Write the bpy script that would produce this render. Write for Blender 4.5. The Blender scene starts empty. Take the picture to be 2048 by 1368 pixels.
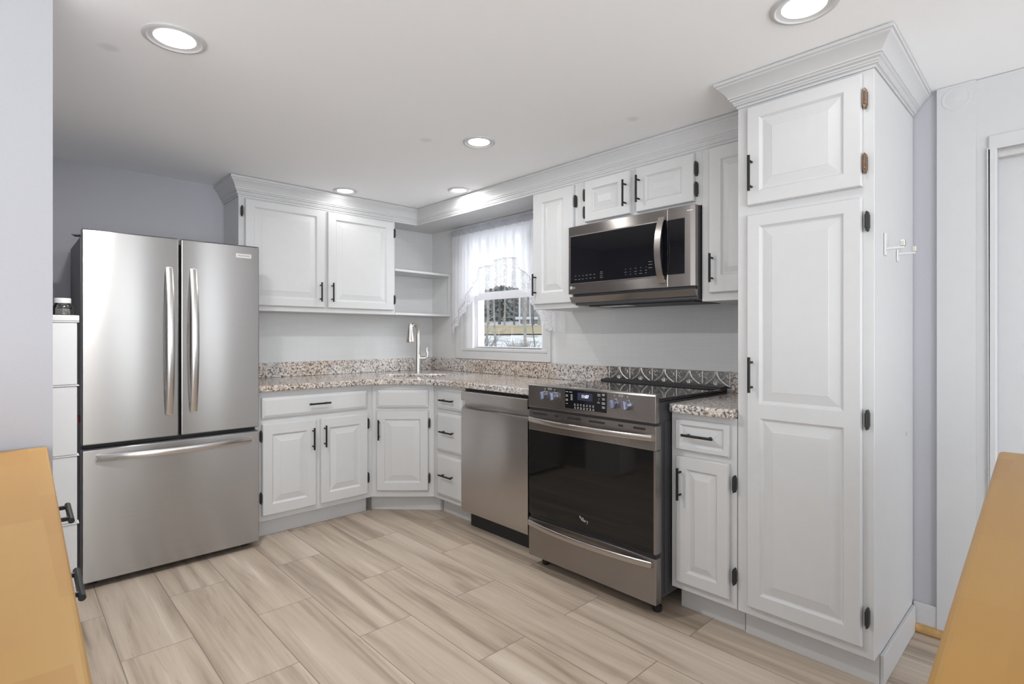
import bpy, bmesh, math, random
from mathutils import Vector, Matrix, noise
R = math.radians
scene = bpy.context.scene
COL = scene.collection

# ------------------------------------------------------------------ camera, world, exposure
cd = bpy.data.cameras.new('camera')
cam = bpy.data.objects.new('camera', cd)
COL.objects.link(cam)
cd.sensor_fit = 'HORIZONTAL'
cd.sensor_width = 36.0
cd.lens = 1075.568 / 2048 * 36.0
cd.shift_y = -12.736 / 2048
cd.clip_start = 0.02
cam.location = (0, 0, 1.206)
cam.rotation_euler = (R(90), 0, R(-43.357))
scene.camera = cam

vs = scene.view_settings
vs.view_transform = 'Standard'
vs.look = 'None'
vs.gamma = 1.0
vs.use_curve_mapping = False
vs.exposure = 0.28
scene.cycles.max_bounces = 16
scene.cycles.diffuse_bounces = 12
scene.cycles.glossy_bounces = 6
scene.cycles.transparent_max_bounces = 16

world = bpy.data.worlds.new('overcast_sky')
scene.world = world
world.use_nodes = True
bg = world.node_tree.nodes['Background']
bg.inputs['Color'].default_value = (0.90, 0.95, 1.0, 1)
bg.inputs['Strength'].default_value = 1.15

def area_light(name, loc, rot, sx, sy, power, color=(1, 1, 1), shape='RECTANGLE'):
    l = bpy.data.lights.new(name, 'AREA')
    l.shape = shape
    l.size = sx
    if shape in ('RECTANGLE', 'ELLIPSE'):
        l.size_y = sy
    l.energy = power
    l.color = color
    o = bpy.data.objects.new(name, l)
    o.location = loc
    o.rotation_euler = rot
    COL.objects.link(o)
    return o

# added daylight panels in made-up openings behind and beside the camera, out of view
DAY = (0.90, 0.95, 1.0)
UP = R(90 + 38)      # panels tilted upward to brighten the ceiling
area_light('added_daylight', (-0.85, -3.27, 1.10), (UP, 0, 0), 2.6, 2.0, 112, DAY)
area_light('added_daylight', (1.325, -3.27, 1.10), (R(90), 0, 0), 0.26, 2.0, 14, DAY)  # this and the next: added slit panels that streak the fridge steel
area_light('added_daylight', (2.42, -3.27, 1.10), (R(90), 0, 0), 0.22, 2.0, 14, DAY)
area_light('added_daylight', (-2.37, -0.65, 1.10), (UP, 0, R(-90)), 4.5, 2.0, 27, DAY)
# sky light falling in through the kitchen window from outside
SKY = area_light('added_daylight', (3.9, 1.7, 2.2), (0, 0, 0), 1.2, 1.2, 72, DAY)
SKY.rotation_euler = (Vector((2.73, 2.95, 1.4)) - Vector((3.9, 1.7, 2.2))).to_track_quat('-Z', 'Y').to_euler()
CAN_COLOR = (0.985, 0.985, 0.98)

# ------------------------------------------------------------------ layout numbers
YW, XW = 3.906, 2.726           # back wall, right wall
YF, XF = 3.306, 2.123           # faces of the base cabinets
YU, XU = 3.596, 2.366           # faces of the wall cabinets
CEIL = 2.19

# ------------------------------------------------------------------ mesh helpers
class MB:
    def __init__(s):
        s.v = []; s.f = []
    def add(s, vs, fs):
        n = len(s.v)
        s.v += [tuple(p) for p in vs]
        s.f += [tuple(i + n for i in f) for f in fs]
        return s
    def box(s, x0, x1, y0, y1, z0, z1):
        if x0 > x1: x0, x1 = x1, x0
        if y0 > y1: y0, y1 = y1, y0
        if z0 > z1: z0, z1 = z1, z0
        return s.add([(x0,y0,z0),(x1,y0,z0),(x1,y1,z0),(x0,y1,z0),(x0,y0,z1),(x1,y0,z1),(x1,y1,z1),(x0,y1,z1)],
                     [(0,3,2,1),(4,5,6,7),(0,1,5,4),(1,2,6,5),(2,3,7,6),(3,0,4,7)])
    def prism(s, poly, a, b, axis='z'):
        """poly of 2D points extruded from a to b along axis"""
        n = len(poly)
        def P(p, t):
            if axis == 'z': return (p[0], p[1], t)
            if axis == 'x': return (t, p[0], p[1])
            return (p[0], t, p[1])
        vs = [P(p, a) for p in poly] + [P(p, b) for p in poly]
        fs = [tuple(range(n - 1, -1, -1)), tuple(range(n, 2 * n))]
        fs += [(i, (i + 1) % n, n + (i + 1) % n, n + i) for i in range(n)]
        return s.add(vs, fs)
    def tube(s, pts, r, n=10, cap=True, flat=None):
        """sweep; r number or list; flat=(rx,ry) ratio not used unless given"""
        pts = [Vector(p) for p in pts]
        m = len(pts)
        rs = r if isinstance(r, (list, tuple)) else [r] * m
        prev = None
        rings = []
        for i, p in enumerate(pts):
            t = (pts[min(i + 1, m - 1)] - pts[max(i - 1, 0)]).normalized()
            if prev is None:
                up = Vector((0, 0, 1)) if abs(t.z) < .9 else Vector((1, 0, 0))
                a = t.cross(up).normalized()
            else:
                a = (prev - t * prev.dot(t)).normalized()
            prev = a
            b = t.cross(a)
            fx, fy = flat if flat else (1, 1)
            rings.append([p + (a * math.cos(2 * math.pi * k / n) * fx + b * math.sin(2 * math.pi * k / n) * fy) * rs[i] for k in range(n)])
        vs = [q for ring in rings for q in ring]
        fs = []
        for i in range(m - 1):
            for k in range(n):
                fs.append((i * n + k, i * n + (k + 1) % n, (i + 1) * n + (k + 1) % n, (i + 1) * n + k))
        if cap:
            fs.append(tuple(range(n - 1, -1, -1)))
            fs.append(tuple((m - 1) * n + k for k in range(n)))
        return s.add(vs, fs)
    def lathe(s, prof, c=(0, 0, 0), n=32, mat=None, close=False):
        """profile of (radius, z) around z at c; optional matrix"""
        vs = []; fs = []
        for (r, z) in prof:
            for k in range(n):
                a = 2 * math.pi * k / n
                p = Vector((r * math.cos(a), r * math.sin(a), z))
                if mat: p = mat @ p
                vs.append((p.x + c[0], p.y + c[1], p.z + c[2]))
        m = len(prof)
        for i in range(m - 1):
            for k in range(n):
                fs.append((i * n + k, i * n + (k + 1) % n, (i + 1) * n + (k + 1) % n, (i + 1) * n + k))
        if prof[0][0] > 1e-6: fs.append(tuple(range(n - 1, -1, -1)))
        if prof[-1][0] > 1e-6: fs.append(tuple((m - 1) * n + k for k in range(n)))
        return s.add(vs, fs)
    def build(s, name, mat, parent=None, bevel=0, seg=2, smooth=False, angle=35):
        me = bpy.data.meshes.new(name)
        bm = bmesh.new()
        vv = [bm.verts.new(p) for p in s.v]
        for f in s.f:
            if len(set(f)) < 3: continue
            try: bm.faces.new([vv[i] for i in f])
            except ValueError: pass
        bmesh.ops.remove_doubles(bm, verts=bm.verts, dist=1e-6)
        bmesh.ops.recalc_face_normals(bm, faces=bm.faces)
        bm.to_mesh(me); bm.free()
        if mat: me.materials.append(mat)
        o = bpy.data.objects.new(name, me)
        COL.objects.link(o)
        if parent: o.parent = parent
        if bevel:
            b = o.modifiers.new('edge', 'BEVEL')
            b.width = bevel; b.segments = seg; b.limit_method = 'ANGLE'; b.angle_limit = R(35)
        if smooth:
            for p in me.polygons: p.use_smooth = True
            me.set_sharp_from_angle(angle=R(angle))
        return o

def tag(o, label=None, cat=None, group=None, kind=None):
    if label: o['label'] = label
    if cat: o['category'] = cat
    if group: o['group'] = group
    if kind: o['kind'] = kind
    return o

def empty(name, loc, rz=0, label=None, cat=None, group=None, kind=None):
    o = bpy.data.objects.new(name, None)
    o.empty_display_size = .1
    o.location = loc
    o.rotation_euler = (0, 0, rz)
    COL.objects.link(o)
    return tag(o, label, cat, group, kind)

def text_mesh(name, body, size, mat, parent, matrix, extrude=0.0004, bold=0.0):
    cu = bpy.data.curves.new(name, 'FONT')
    cu.body = body; cu.size = size; cu.extrude = extrude; cu.offset = bold
    cu.align_x = 'CENTER'; cu.align_y = 'CENTER'
    t = bpy.data.objects.new(name + '_source', cu)
    COL.objects.link(t)
    dg = bpy.context.evaluated_depsgraph_get()
    me = bpy.data.meshes.new_from_object(t.evaluated_get(dg))
    bpy.data.objects.remove(t)
    me.materials.clear(); me.materials.append(mat)
    o = bpy.data.objects.new(name, me)
    COL.objects.link(o)
    o.parent = parent
    o.matrix_local = matrix
    return o

# text standing upright on a face whose outward side is local -y
FACE_TXT = Matrix.Rotation(R(90), 4, 'X')

# ------------------------------------------------------------------ materials
class NT:
    def __init__(s, name):
        s.m = bpy.data.materials.new(name)
        s.m.use_nodes = True
        s.t = s.m.node_tree
        s.b = s.t.nodes['Principled BSDF']
        s.out = s.t.nodes['Material Output']
    def n(s, typ, **kw):
        nd = s.t.nodes.new(typ)
        for k, v in kw.items():
            if hasattr(nd, k): setattr(nd, k, v)
        return nd
    def l(s, a, b): s.t.links.new(a, b)
    def inp(s, nd, k, v):
        if isinstance(v, bpy.types.NodeSocket): s.l(v, nd.inputs[k])
        else: nd.inputs[k].default_value = v
    def math(s, op, a, b=0.0, c=None):
        nd = s.n('ShaderNodeMath', operation=op)
        s.inp(nd, 0, a); s.inp(nd, 1, b)
        if c is not None: s.inp(nd, 2, c)
        return nd.outputs[0]
    def mix(s, fac, a, b, blend='MIX'):
        nd = s.n('ShaderNodeMix', data_type='RGBA', blend_type=blend)
        s.inp(nd, 0, fac); s.inp(nd, 6, a); s.inp(nd, 7, b)
        return nd.outputs[2]
    def ramp(s, fac, stops, interp='LINEAR'):
        nd = s.n('ShaderNodeValToRGB')
        cr = nd.color_ramp; cr.interpolation = interp
        while len(cr.elements) < len(stops): cr.elements.new(0.5)
        for e, (p, c) in zip(cr.elements, stops):
            e.position = p; e.color = c if len(c) == 4 else (*c, 1)
        s.l(fac, nd.inputs[0])
        return nd.outputs[0]
    def pos(s):
        return s.n('ShaderNodeNewGeometry').outputs['Position']
    def objco(s):
        return s.n('ShaderNodeTexCoord').outputs['Object']
    def mapping(s, v, scale=(1, 1, 1), loc=(0, 0, 0), rot=(0, 0, 0)):
        nd = s.n('ShaderNodeMapping')
        s.l(v, nd.inputs[0])
        nd.inputs['Scale'].default_value = scale
        nd.inputs['Location'].default_value = loc
        nd.inputs['Rotation'].default_value = rot
        return nd.outputs[0]
    def noise(s, v, scale, detail=4, rough=.5, dist=0, out=0):
        nd = s.n('ShaderNodeTexNoise')
        s.l(v, nd.inputs['Vector'])
        nd.inputs['Scale'].default_value = scale
        nd.inputs['Detail'].default_value = detail
        nd.inputs['Roughness'].default_value = rough
        nd.inputs['Distortion'].default_value = dist
        return nd.outputs[out]
    def vor(s, v, scale, feature='F1', out=0, rnd=1.0):
        nd = s.n('ShaderNodeTexVoronoi', feature=feature)
        s.l(v, nd.inputs['Vector'])
        nd.inputs['Scale'].default_value = scale
        if 'Randomness' in nd.inputs: nd.inputs['Randomness'].default_value = rnd
        return nd.outputs[out]
    def bump(s, h, strength=.2, dist=.01):
        nd = s.n('ShaderNodeBump')
        s.l(h, nd.inputs['Height'])
        nd.inputs['Strength'].default_value = strength
        nd.inputs['Distance'].default_value = dist
        s.l(nd.outputs[0], s.b.inputs['Normal'])
    def set(s, **kw):
        names = {'color': 'Base Color', 'rough': 'Roughness', 'metal': 'Metallic', 'spec': 'Specular IOR Level',
                 'trans': 'Transmission Weight', 'ior': 'IOR', 'alpha': 'Alpha', 'aniso': 'Anisotropic', 'arot': 'Anisotropic Rotation',
                 'coat': 'Coat Weight', 'crough': 'Coat Roughness', 'emit': 'Emission Color', 'estr': 'Emission Strength', 'tangent': 'Tangent'}
        for k, v in kw.items():
            key = names[k]
            if isinstance(v, tuple) and len(v) == 3: v = (*v, 1)
            s.inp(s.b, key, v)
        return s

def simple(name, color, rough=.5, metal=0.0, nscale=60, namp=.04, bump=0.0, spec=.5):
    """painted / plain surface with slight procedural mottling"""
    t = NT(name)
    p = t.objco()
    nz = t.noise(p, nscale, 3)
    lo = tuple(c * (1 - namp) for c in color); hi = tuple(min(1, c * (1 + namp)) for c in color)
    t.set(color=t.ramp(nz, [(.3, lo), (.7, hi)]), rough=rough, metal=metal, spec=spec)
    if bump: t.bump(nz, bump, .002)
    return t.m

M = {}
M['cabinet'] = simple('white_cabinet_paint', (.59, .59, .59), .42, nscale=25, namp=.01)
M['trim'] = simple('white_trim_paint', (.575, .575, .58), .45, nscale=25, namp=.01)
M['wall'] = simple('pale_lavender_wall_paint', (.47, .47, .503), .75, nscale=120, namp=.012, bump=.05)
M['black_metal'] = simple('black_pull_metal', (.018, .018, .018), .42, .6)
M['black_plastic'] = simple('black_plastic', (.015, .015, .017), .5)
M['dark_side'] = simple('dark_grey_enamel', (.05, .05, .055), .45)
M['fridge_side'] = simple('grey_enamel', (.11, .11, .12), .45)
M['bronze'] = simple('worn_bronze', (.20, .13, .09), .42, .7, nscale=200, namp=.4)
M['hinge'] = simple('black_hinge_metal', (.022, .022, .02), .55, .0, nscale=200, namp=.3)
M['plastic'] = simple('white_plastic', (.69, .69, .69), .35, namp=.01)
M['outdoor_white'] = simple('vinyl_white', (.82, .82, .85), .4, namp=.01)
M['chrome'] = simple('chrome', (.8, .8, .8), .12, 1.0, namp=.01)
M['nickel'] = simple('brushed_nickel', (.62, .59, .55), .26, 1.0, nscale=200, namp=.03)
M['nickel_dark'] = simple('grey_aerator', (.08, .08, .08), .5)
M['handle_steel'] = simple('satin_steel', (.62, .60, .58), .24, 1.0, nscale=150, namp=.02)
M['handle_dark'] = simple('satin_dark_steel', (.50, .46, .43), .26, 1.0, nscale=150, namp=.02)
M['blue_knob'] = simple('knob_steel', (.36, .37, .45), .25, 1.0, namp=.02)
M['oak'] = simple('golden_oak', (.52, .31, .12), .5, nscale=40, namp=.2)
M['legend'] = simple('white_legend_ink', (.62, .62, .62), .5)
M['legend_dim'] = simple('grey_legend_ink', (.13, .13, .14), .5)
M['red'] = simple('red_plastic', (.35, .03, .04), .4)
M['badge'] = simple('badge_steel', (.62, .61, .6), .35, .6)
M['badge_ink'] = simple('badge_ink', (.16, .15, .15), .6)

# --- stainless: brushed horizontally, so lights smear into vertical streaks
def steel(name, color, rough, aniso):
    t = NT(name)
    p = t.objco()
    st = t.noise(t.mapping(p, (1.2, 1.2, 260)), 1.0, 2)
    big = t.noise(p, 1.3, 1)
    c0 = tuple(c * .975 for c in color); c1 = tuple(min(1, c * 1.02) for c in color)
    t.set(color=t.ramp(st, [(.3, c0), (.7, c1)]), metal=1.0, aniso=aniso, arot=.25)
    t.inp(t.b, 'Roughness', t.math('MULTIPLY_ADD', st, .012, rough - .006))
    tg = t.n('ShaderNodeTangent', direction_type='RADIAL', axis='Z')
    t.l(tg.outputs[0], t.b.inputs['Tangent'])
    wav = t.noise(t.mapping(p, (4.0, 4.0, .7)), 1.0, 1)
    t.bump(wav, .03, .03)
    return t.m
M['steel'] = steel('brushed_stainless', (.43, .42, .41), .26, .975)
M['dark_steel'] = steel('dark_stainless', (.34, .315, .30), .27, .93)
M['dw_steel'] = steel('warm_stainless', (.55, .52, .50), .28, .95)

t = NT('black_glass')
t.set(color=(.006, .006, .008), rough=.03, spec=.5)
t.inp(t.b, 'Roughness', t.math('MULTIPLY_ADD', t.noise(t.objco(), 3, 2), .03, .02))
M['black_glass'] = t.m

t = NT('oven_glass')
t.set(color=(.008, .0075, .0075), rough=.05, spec=.42)
t.inp(t.b, 'Roughness', t.math('MULTIPLY_ADD', t.noise(t.objco(), 3, 2), .03, .03))
M['oven_glass'] = t.m

def emit(name, color, strength, base=(.8, .8, .8)):
    t = NT(name)
    p = t.objco()
    t.set(color=base, emit=t.ramp(t.noise(p, 5, 1), [(.2, tuple(c * .98 for c in color)), (.8, color)]), estr=strength)
    return t.m
M['lens'] = emit('glowing_led_lens', (1, .98, .94), 4.0)
M['digits'] = emit('display_digits', (.80, .88, 1.0), 1.0, (.1, .1, .1))
M['display'] = emit('display_backlight', (.10, .11, .30), .12, (.01, .01, .015))

# --- window and jar glass
def clear_glass(name, tint, mixf):
    t = NT(name)
    tr = t.n('ShaderNodeBsdfTransparent'); tr.inputs[0].default_value = (*tint, 1)
    gl = t.n('ShaderNodeBsdfGlossy'); gl.inputs['Roughness'].default_value = .02
    fr = t.n('ShaderNodeFresnel'); fr.inputs[0].default_value = 1.45
    mx = t.n('ShaderNodeMixShader')
    t.l(t.math('MULTIPLY', fr.outputs[0], mixf), mx.inputs[0])
    t.l(tr.outputs[0], mx.inputs[1]); t.l(gl.outputs[0], mx.inputs[2])
    t.l(mx.outputs[0], t.out.inputs[0])
    return t.m
M['glass'] = clear_glass('window_glass', (.97, .98, .98), .12)
M['jar_glass'] = clear_glass('jar_plastic', (.93, .93, .92), 1.3)
M['jar_fill'] = simple('pale_granules', (.42, .41, .39), .8, nscale=300, namp=.3)

# --- sheer curtain and lace
def sheer(name, color, cover, lace=False):
    t = NT(name)
    df = t.n('ShaderNodeBsdfDiffuse'); df.inputs[0].default_value = (*color, 1)
    tl = t.n('ShaderNodeBsdfTranslucent'); tl.inputs[0].default_value = (*color, 1)
    m1 = t.n('ShaderNodeMixShader'); m1.inputs[0].default_value = .5
    t.l(df.outputs[0], m1.inputs[1]); t.l(tl.outputs[0], m1.inputs[2])
    tr = t.n('ShaderNodeBsdfTransparent')
    m2 = t.n('ShaderNodeMixShader')
    p = t.objco()
    if lace:
        cells = t.vor(t.mapping(p, (1, 1, 1)), 95, 'DISTANCE_TO_EDGE')
        flo = t.noise(p, 55, 3)
        a = t.math('LESS_THAN', cells, .09)
        b = t.math('GREATER_THAN', flo, .55)
        fac = t.math('MULTIPLY_ADD', t.math('MAXIMUM', a, b), .26, cover)
    else:
        weave = t.noise(t.mapping(p, (400, 400, 40)), 1, 1)
        fac = t.math('MULTIPLY_ADD', weave, .1, cover - .05)
    t.l(fac, m2.inputs[0])
    t.l(tr.outputs[0], m2.inputs[1]); t.l(m1.outputs[0], m2.inputs[2])
    t.l(m2.outputs[0], t.out.inputs[0])
    return t.m
M['sheer'] = sheer('white_sheer', (.90, .90, .93), .86)
M['sheer_head'] = sheer('gathered_sheer', (.62, .62, .66), .95)
M['lace'] = sheer('white_lace', (.88, .88, .90), .52, True)

# --- floor: wood-look planks .24 x .905 running along Y, half-lapped
t = NT('wood_look_tile')
P = t.pos()
sep = t.n('ShaderNodeSeparateXYZ'); t.l(P, sep.inputs[0])
PW, PL = .2412, .905
u = t.math('DIVIDE', t.math('SUBTRACT', sep.outputs[0], .312), PW)
colu = t.math('FLOOR', u)
par = t.math('FLOORED_MODULO', colu, 2.0)
vv = t.math('DIVIDE', t.math('SUBTRACT', t.math('MULTIPLY_ADD', par, .452, sep.outputs[1]), 2.437), PL)
row = t.math('FLOOR', vv)
fu = t.math('FRACT', u); fv = t.math('FRACT', vv)
eu = t.math('MULTIPLY', t.math('MINIMUM', fu, t.math('SUBTRACT', 1.0, fu)), PW)
ev = t.math('MULTIPLY', t.math('MINIMUM', fv, t.math('SUBTRACT', 1.0, fv)), PL)
ed = t.math('MINIMUM', eu, ev)
joint = t.math('LESS_THAN', ed, .0016)
idv = t.n('ShaderNodeCombineXYZ'); t.l(colu, idv.inputs[0]); t.l(row, idv.inputs[1])
wn = t.n('ShaderNodeTexWhiteNoise'); t.l(idv.outputs[0], wn.inputs['Vector'])
rnd = wn.outputs['Value']
sh = t.n('ShaderNodeVectorMath', operation='MULTIPLY_ADD')
t.l(wn.outputs['Color'], sh.inputs[0]); sh.inputs[1].default_value = (7, 7, 7); t.l(P, sh.inputs[2])
q = sh.outputs[0]
bands = t.noise(t.mapping(q, (11.0, .55, 1)), 1.0, 4, .55, .8)
fine = t.noise(t.mapping(q, (90, 3.0, 1)), 1.0, 4, .6, .3)
wavy = t.noise(t.mapping(q, (22, 1.2, 1)), 1.0, 3, .6, 1.5)
c = t.ramp(bands, [(.28, (.20, .155, .115)), (.40, (.36, .284, .215)), (.50, (.485, .396, .31)), (.61, (.545, .455, .365)), (.73, (.69, .60, .51))])
c = t.mix(t.math('MULTIPLY', fine, .30), c, t.ramp(fine, [(.35, (.27, .21, .16)), (.65, (.60, .51, .42))]))
c = t.mix(t.math('MULTIPLY', t.math('GREATER_THAN', wavy, .64), .22), c, (.20, .15, .115, 1))
c = t.mix(t.math('MULTIPLY', rnd, .16), c, (.60, .52, .44, 1))
c = t.mix(joint, c, (.20, .165, .135, 1))
t.set(color=c)
t.inp(t.b, 'Roughness', t.math('MULTIPLY_ADD', fine, .12, .36))
t.bump(t.math('MULTIPLY_ADD', t.math('SUBTRACT', 1.0, joint), 1.0, t.math('MULTIPLY', fine, .15)), .25, .0015)
M['floor'] = t.m

# --- ceiling: flat white, three faint round smudges where old fittings were
t = NT('white_ceiling_paint')
P = t.pos()
base = t.ramp(t.noise(P, 60, 2), [(.3, (.915, .925, .935)), (.7, (.92, .93, .94))])
for (sx, sy) in ((.26, 2.28), (1.543, 2.264), (2.075, 1.40)):
    d = t.n('ShaderNodeVectorMath', operation='DISTANCE')
    t.l(P, d.inputs[0]); d.inputs[1].default_value = (sx, sy, CEIL)
    mr = t.n('ShaderNodeMapRange', interpolation_type='SMOOTHSTEP')
    t.l(d.outputs['Value'], mr.inputs[0])
    mr.inputs[1].default_value = .012; mr.inputs[2].default_value = .04
    mr.inputs[3].default_value = .85; mr.inputs[4].default_value = 0
    base = t.mix(mr.outputs[0], base, (.79, .80, .815, 1))
t.set(color=base, rough=.9)
M['ceiling'] = t.m

# --- wall covering: pale grey-white with fine horizontal stick lines
t = NT('linen_wallcovering')
P = t.pos()
sp = t.n('ShaderNodeSeparateXYZ'); t.l(P, sp.inputs[0])
comb = t.n('ShaderNodeCombineXYZ')
t.l(t.math('ADD', sp.outputs[0], sp.outputs[1]), comb.inputs[0]); t.l(sp.outputs[2], comb.inputs[1])
br = t.n('ShaderNodeTexBrick')
t.l(comb.outputs[0], br.inputs['Vector'])
br.inputs['Scale'].default_value = 1
br.inputs['Brick Width'].default_value = .11; br.inputs['Row Height'].default_value = .0105
br.inputs['Mortar Size'].default_value = .0009
br.inputs['Color1'].default_value = (.675, .675, .67, 1); br.inputs['Color2'].default_value = (.65, .65, .645, 1)
br.inputs['Mortar'].default_value = (.565, .565, .565, 1)
lin = t.noise(t.mapping(comb.outputs[0], (30, 500, 1)), 1, 2)
t.set(color=t.mix(t.math('MULTIPLY', lin, .12), br.outputs[0], (.62, .62, .62, 1)), rough=.55)
t.bump(br.outputs['Fac'], -.12, .001)
M['wallpaper'] = t.m

# --- granite
t = NT('cream_brown_granite')
P = t.pos()
dist = t.noise(P, 30, 3, out=1)
dv = t.n('ShaderNodeVectorMath', operation='MULTIPLY_ADD')
t.l(dist, dv.inputs[0]); dv.inputs[1].default_value = (.03, .03, .03); t.l(P, dv.inputs[2])
n1 = t.noise(dv.outputs[0], 74, 5, .62)
n2 = t.noise(P, 150, 3, .6)
n3 = t.noise(P, 3.2, 3)
cell = t.vor(dv.outputs[0], 140, 'F1', 1)
beige = t.ramp(n1, [(.30, (.05, .042, .04)), (.40, (.17, .13, .105)), (.47, (.42, .335, .27)), (.56, (.60, .51, .43)), (.68, (.70, .62, .55)), (.8, (.42, .37, .34))])
pale = t.ramp(n1, [(.30, (.04, .04, .04)), (.39, (.17, .15, .145)), (.45, (.47, .43, .41)), (.56, (.66, .62, .59)), (.68, (.74, .71, .69)), (.8, (.45, .43, .42))])
c = t.mix(t.ramp(n3, [(.42, (0, 0, 0)), (.58, (1, 1, 1))]), beige, pale)
sc = t.n('ShaderNodeSeparateColor'); t.l(cell, sc.inputs[0])
c = t.mix(t.math('MULTIPLY', t.math('GREATER_THAN', sc.outputs[0], .80), .78), c, (.055, .048, .046, 1))
c = t.mix(t.math('MULTIPLY', t.math('GREATER_THAN', sc.outputs[1], .74), .50), c, (.70, .67, .64, 1))
c = t.mix(t.math('MULTIPLY', t.math('GREATER_THAN', n2, .61), .55), c, (.16, .12, .10, 1))
t.set(color=c, rough=.12, spec=.5)
M['granite'] = t.m

# --- butcher block
t = NT('maple_butcher_block')
P = t.objco()
def butcher(t, P, along):
    br = t.n('ShaderNodeTexBrick')
    rot = (0, 0, 0) if along == 'x' else (0, 0, R(90))
    t.l(t.mapping(P, (1, 1, 1), (0, .017, 0), rot), br.inputs['Vector'])
    br.offset = .37; br.squash = 1.0
    br.inputs['Scale'].default_value = 1
    br.inputs['Brick Width'].default_value = .26; br.inputs['Row Height'].default_value = .062
    br.inputs['Mortar Size'].default_value = 0
    br.inputs['Bias'].default_value = 0
    br.inputs['Color1'].default_value = (.36, .19, .042, 1); br.inputs['Color2'].default_value = (.40, .233, .06, 1)
    g = t.noise(t.mapping(P, (6, 60, 60) if along == 'x' else (60, 6, 60)), 1, 4, .6, .4)
    c = t.mix(t.math('MULTIPLY', g, .35), br.outputs[0], (.33, .165, .045, 1))
    kn = t.noise(P, 7, 2)
    c = t.mix(t.ramp(kn, [(.62, (0, 0, 0)), (.75, (.3, .3, .3))]), c, (.36, .17, .05, 1))
    t.set(color=c, rough=.38, spec=.22, coat=.05, crough=.2)
butcher(t, P, 'y')
M['butcher_y'] = t.m
t = NT('maple_butcher_block_crosswise')
butcher(t, t.objco(), 'x')
M['butcher_x'] = t.m

# --- embossed tin
t = NT('antiqued_tin')
p = t.objco()
t.set(color=t.ramp(t.noise(p, 70, 3), [(.35, (.28, .265, .25)), (.7, (.62, .60, .57))]), metal=1, rough=.30)
M['tin'] = t.m
M['tin_ridge'] = simple('bright_tin', (.78, .76, .73), .42, .75, nscale=90, namp=.1)

# --- outdoors
t = NT('old_snow')
p = t.pos()
sn = t.noise(p, 2.2, 5, .65)
t.set(color=t.ramp(sn, [(.40, (.42, .40, .36)), (.52, (.78, .80, .86)), (.8, (.90, .91, .95))]), rough=.9)
M['snow'] = t.m
t = NT('winter_lawn')
p = t.pos()
t.set(color=t.ramp(t.noise(p, 1.4, 6, .7), [(.3, (.36, .29, .19)), (.55, (.48, .40, .27)), (.75, (.56, .49, .37))]), rough=.95)
M['lawn'] = t.m
M['bark'] = simple('grey_bark', (.38, .355, .32), .9, nscale=12, namp=.3)
M['bark_dark'] = simple('dark_bark', (.16, .15, .145), .9, nscale=12, namp=.3)
M['evergreen'] = simple('evergreen_needles', (.33, .34, .325), .9, nscale=7, namp=.5)
M['brush'] = simple('dry_twigs', (.36, .32, .27), .9, nscale=9, namp=.3)
M['shed'] = simple('weathered_shed_boards', (.34, .33, .33), .8, nscale=6, namp=.25)

# ------------------------------------------------------------------ large structure
def S(o, label, cat):
    return tag(o, label, cat, kind='structure')

mb = MB().box(-2.6, 3.2, -3.4, 4.1, -.10, 0)
S(mb.build('floor', M['floor']), 'greyish beige wood-look plank tile floor', 'floor')
mb = MB().box(-2.6, 3.2, -3.4, 4.1, CEIL, CEIL + .1)
S(mb.build('ceiling', M['ceiling']), 'flat white ceiling above the kitchen', 'ceiling')
wb = MB().box(-2.4, 2.86, YW, YW + .14, 0, CEIL).build('wall_back', M['wall'])
S(wb, 'grey wall behind the refrigerator and sink counter', 'wall')

WY0, WY1, WZ0, WZ1 = 2.56, 3.41, 1.105, 2.03        # window opening
DY0, DY1, DZ = -.62, .218, 1.912                     # door opening
m = MB()
T = XW + .14
m.box(XW, T, WY1, YW, 0, CEIL); m.box(XW, T, WY0, WY1, 0, WZ0); m.box(XW, T, WY0, WY1, WZ1, CEIL)
m.box(XW, T, DY1, WY0, 0, CEIL); m.box(XW, T, DY0, DY1, DZ, CEIL); m.box(XW, T, -3.26, DY0, 0, CEIL)
wr = S(m.build('wall_right', M['wall']), 'wall with the kitchen window, range and tall pantry along it', 'wall')
m = MB(); m.box(XW - .003, XW, WY1, YW - .001, .9, 2.10); m.box(XW - .003, XW, .94, WY0, .9, 2.10); m.box(XW - .003, XW, WY0, WY1, .9, WZ0); m.box(XW - .003, XW, WY0, WY1, WZ1, 2.10)
m.build('wall_covering', M['wallpaper'], wr)
m = MB(); m.box(1.06, XW - .003, YW - .003, YW, .9, 2.10)
m.build('wall_covering', M['wallpaper'], wb)
S(MB().box(-2.26, .095, 1.90, 2.02, 0, CEIL).build('wall_left', M['wall']), 'pale lavender wall end beside the refrigerator alcove', 'wall')
m = MB()
m.box(-.62, -.50, 2.02, YW, 0, CEIL)
S(m.build('wall_alcove', M['wall']), 'hidden wall closing the refrigerator alcove', 'wall')
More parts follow.
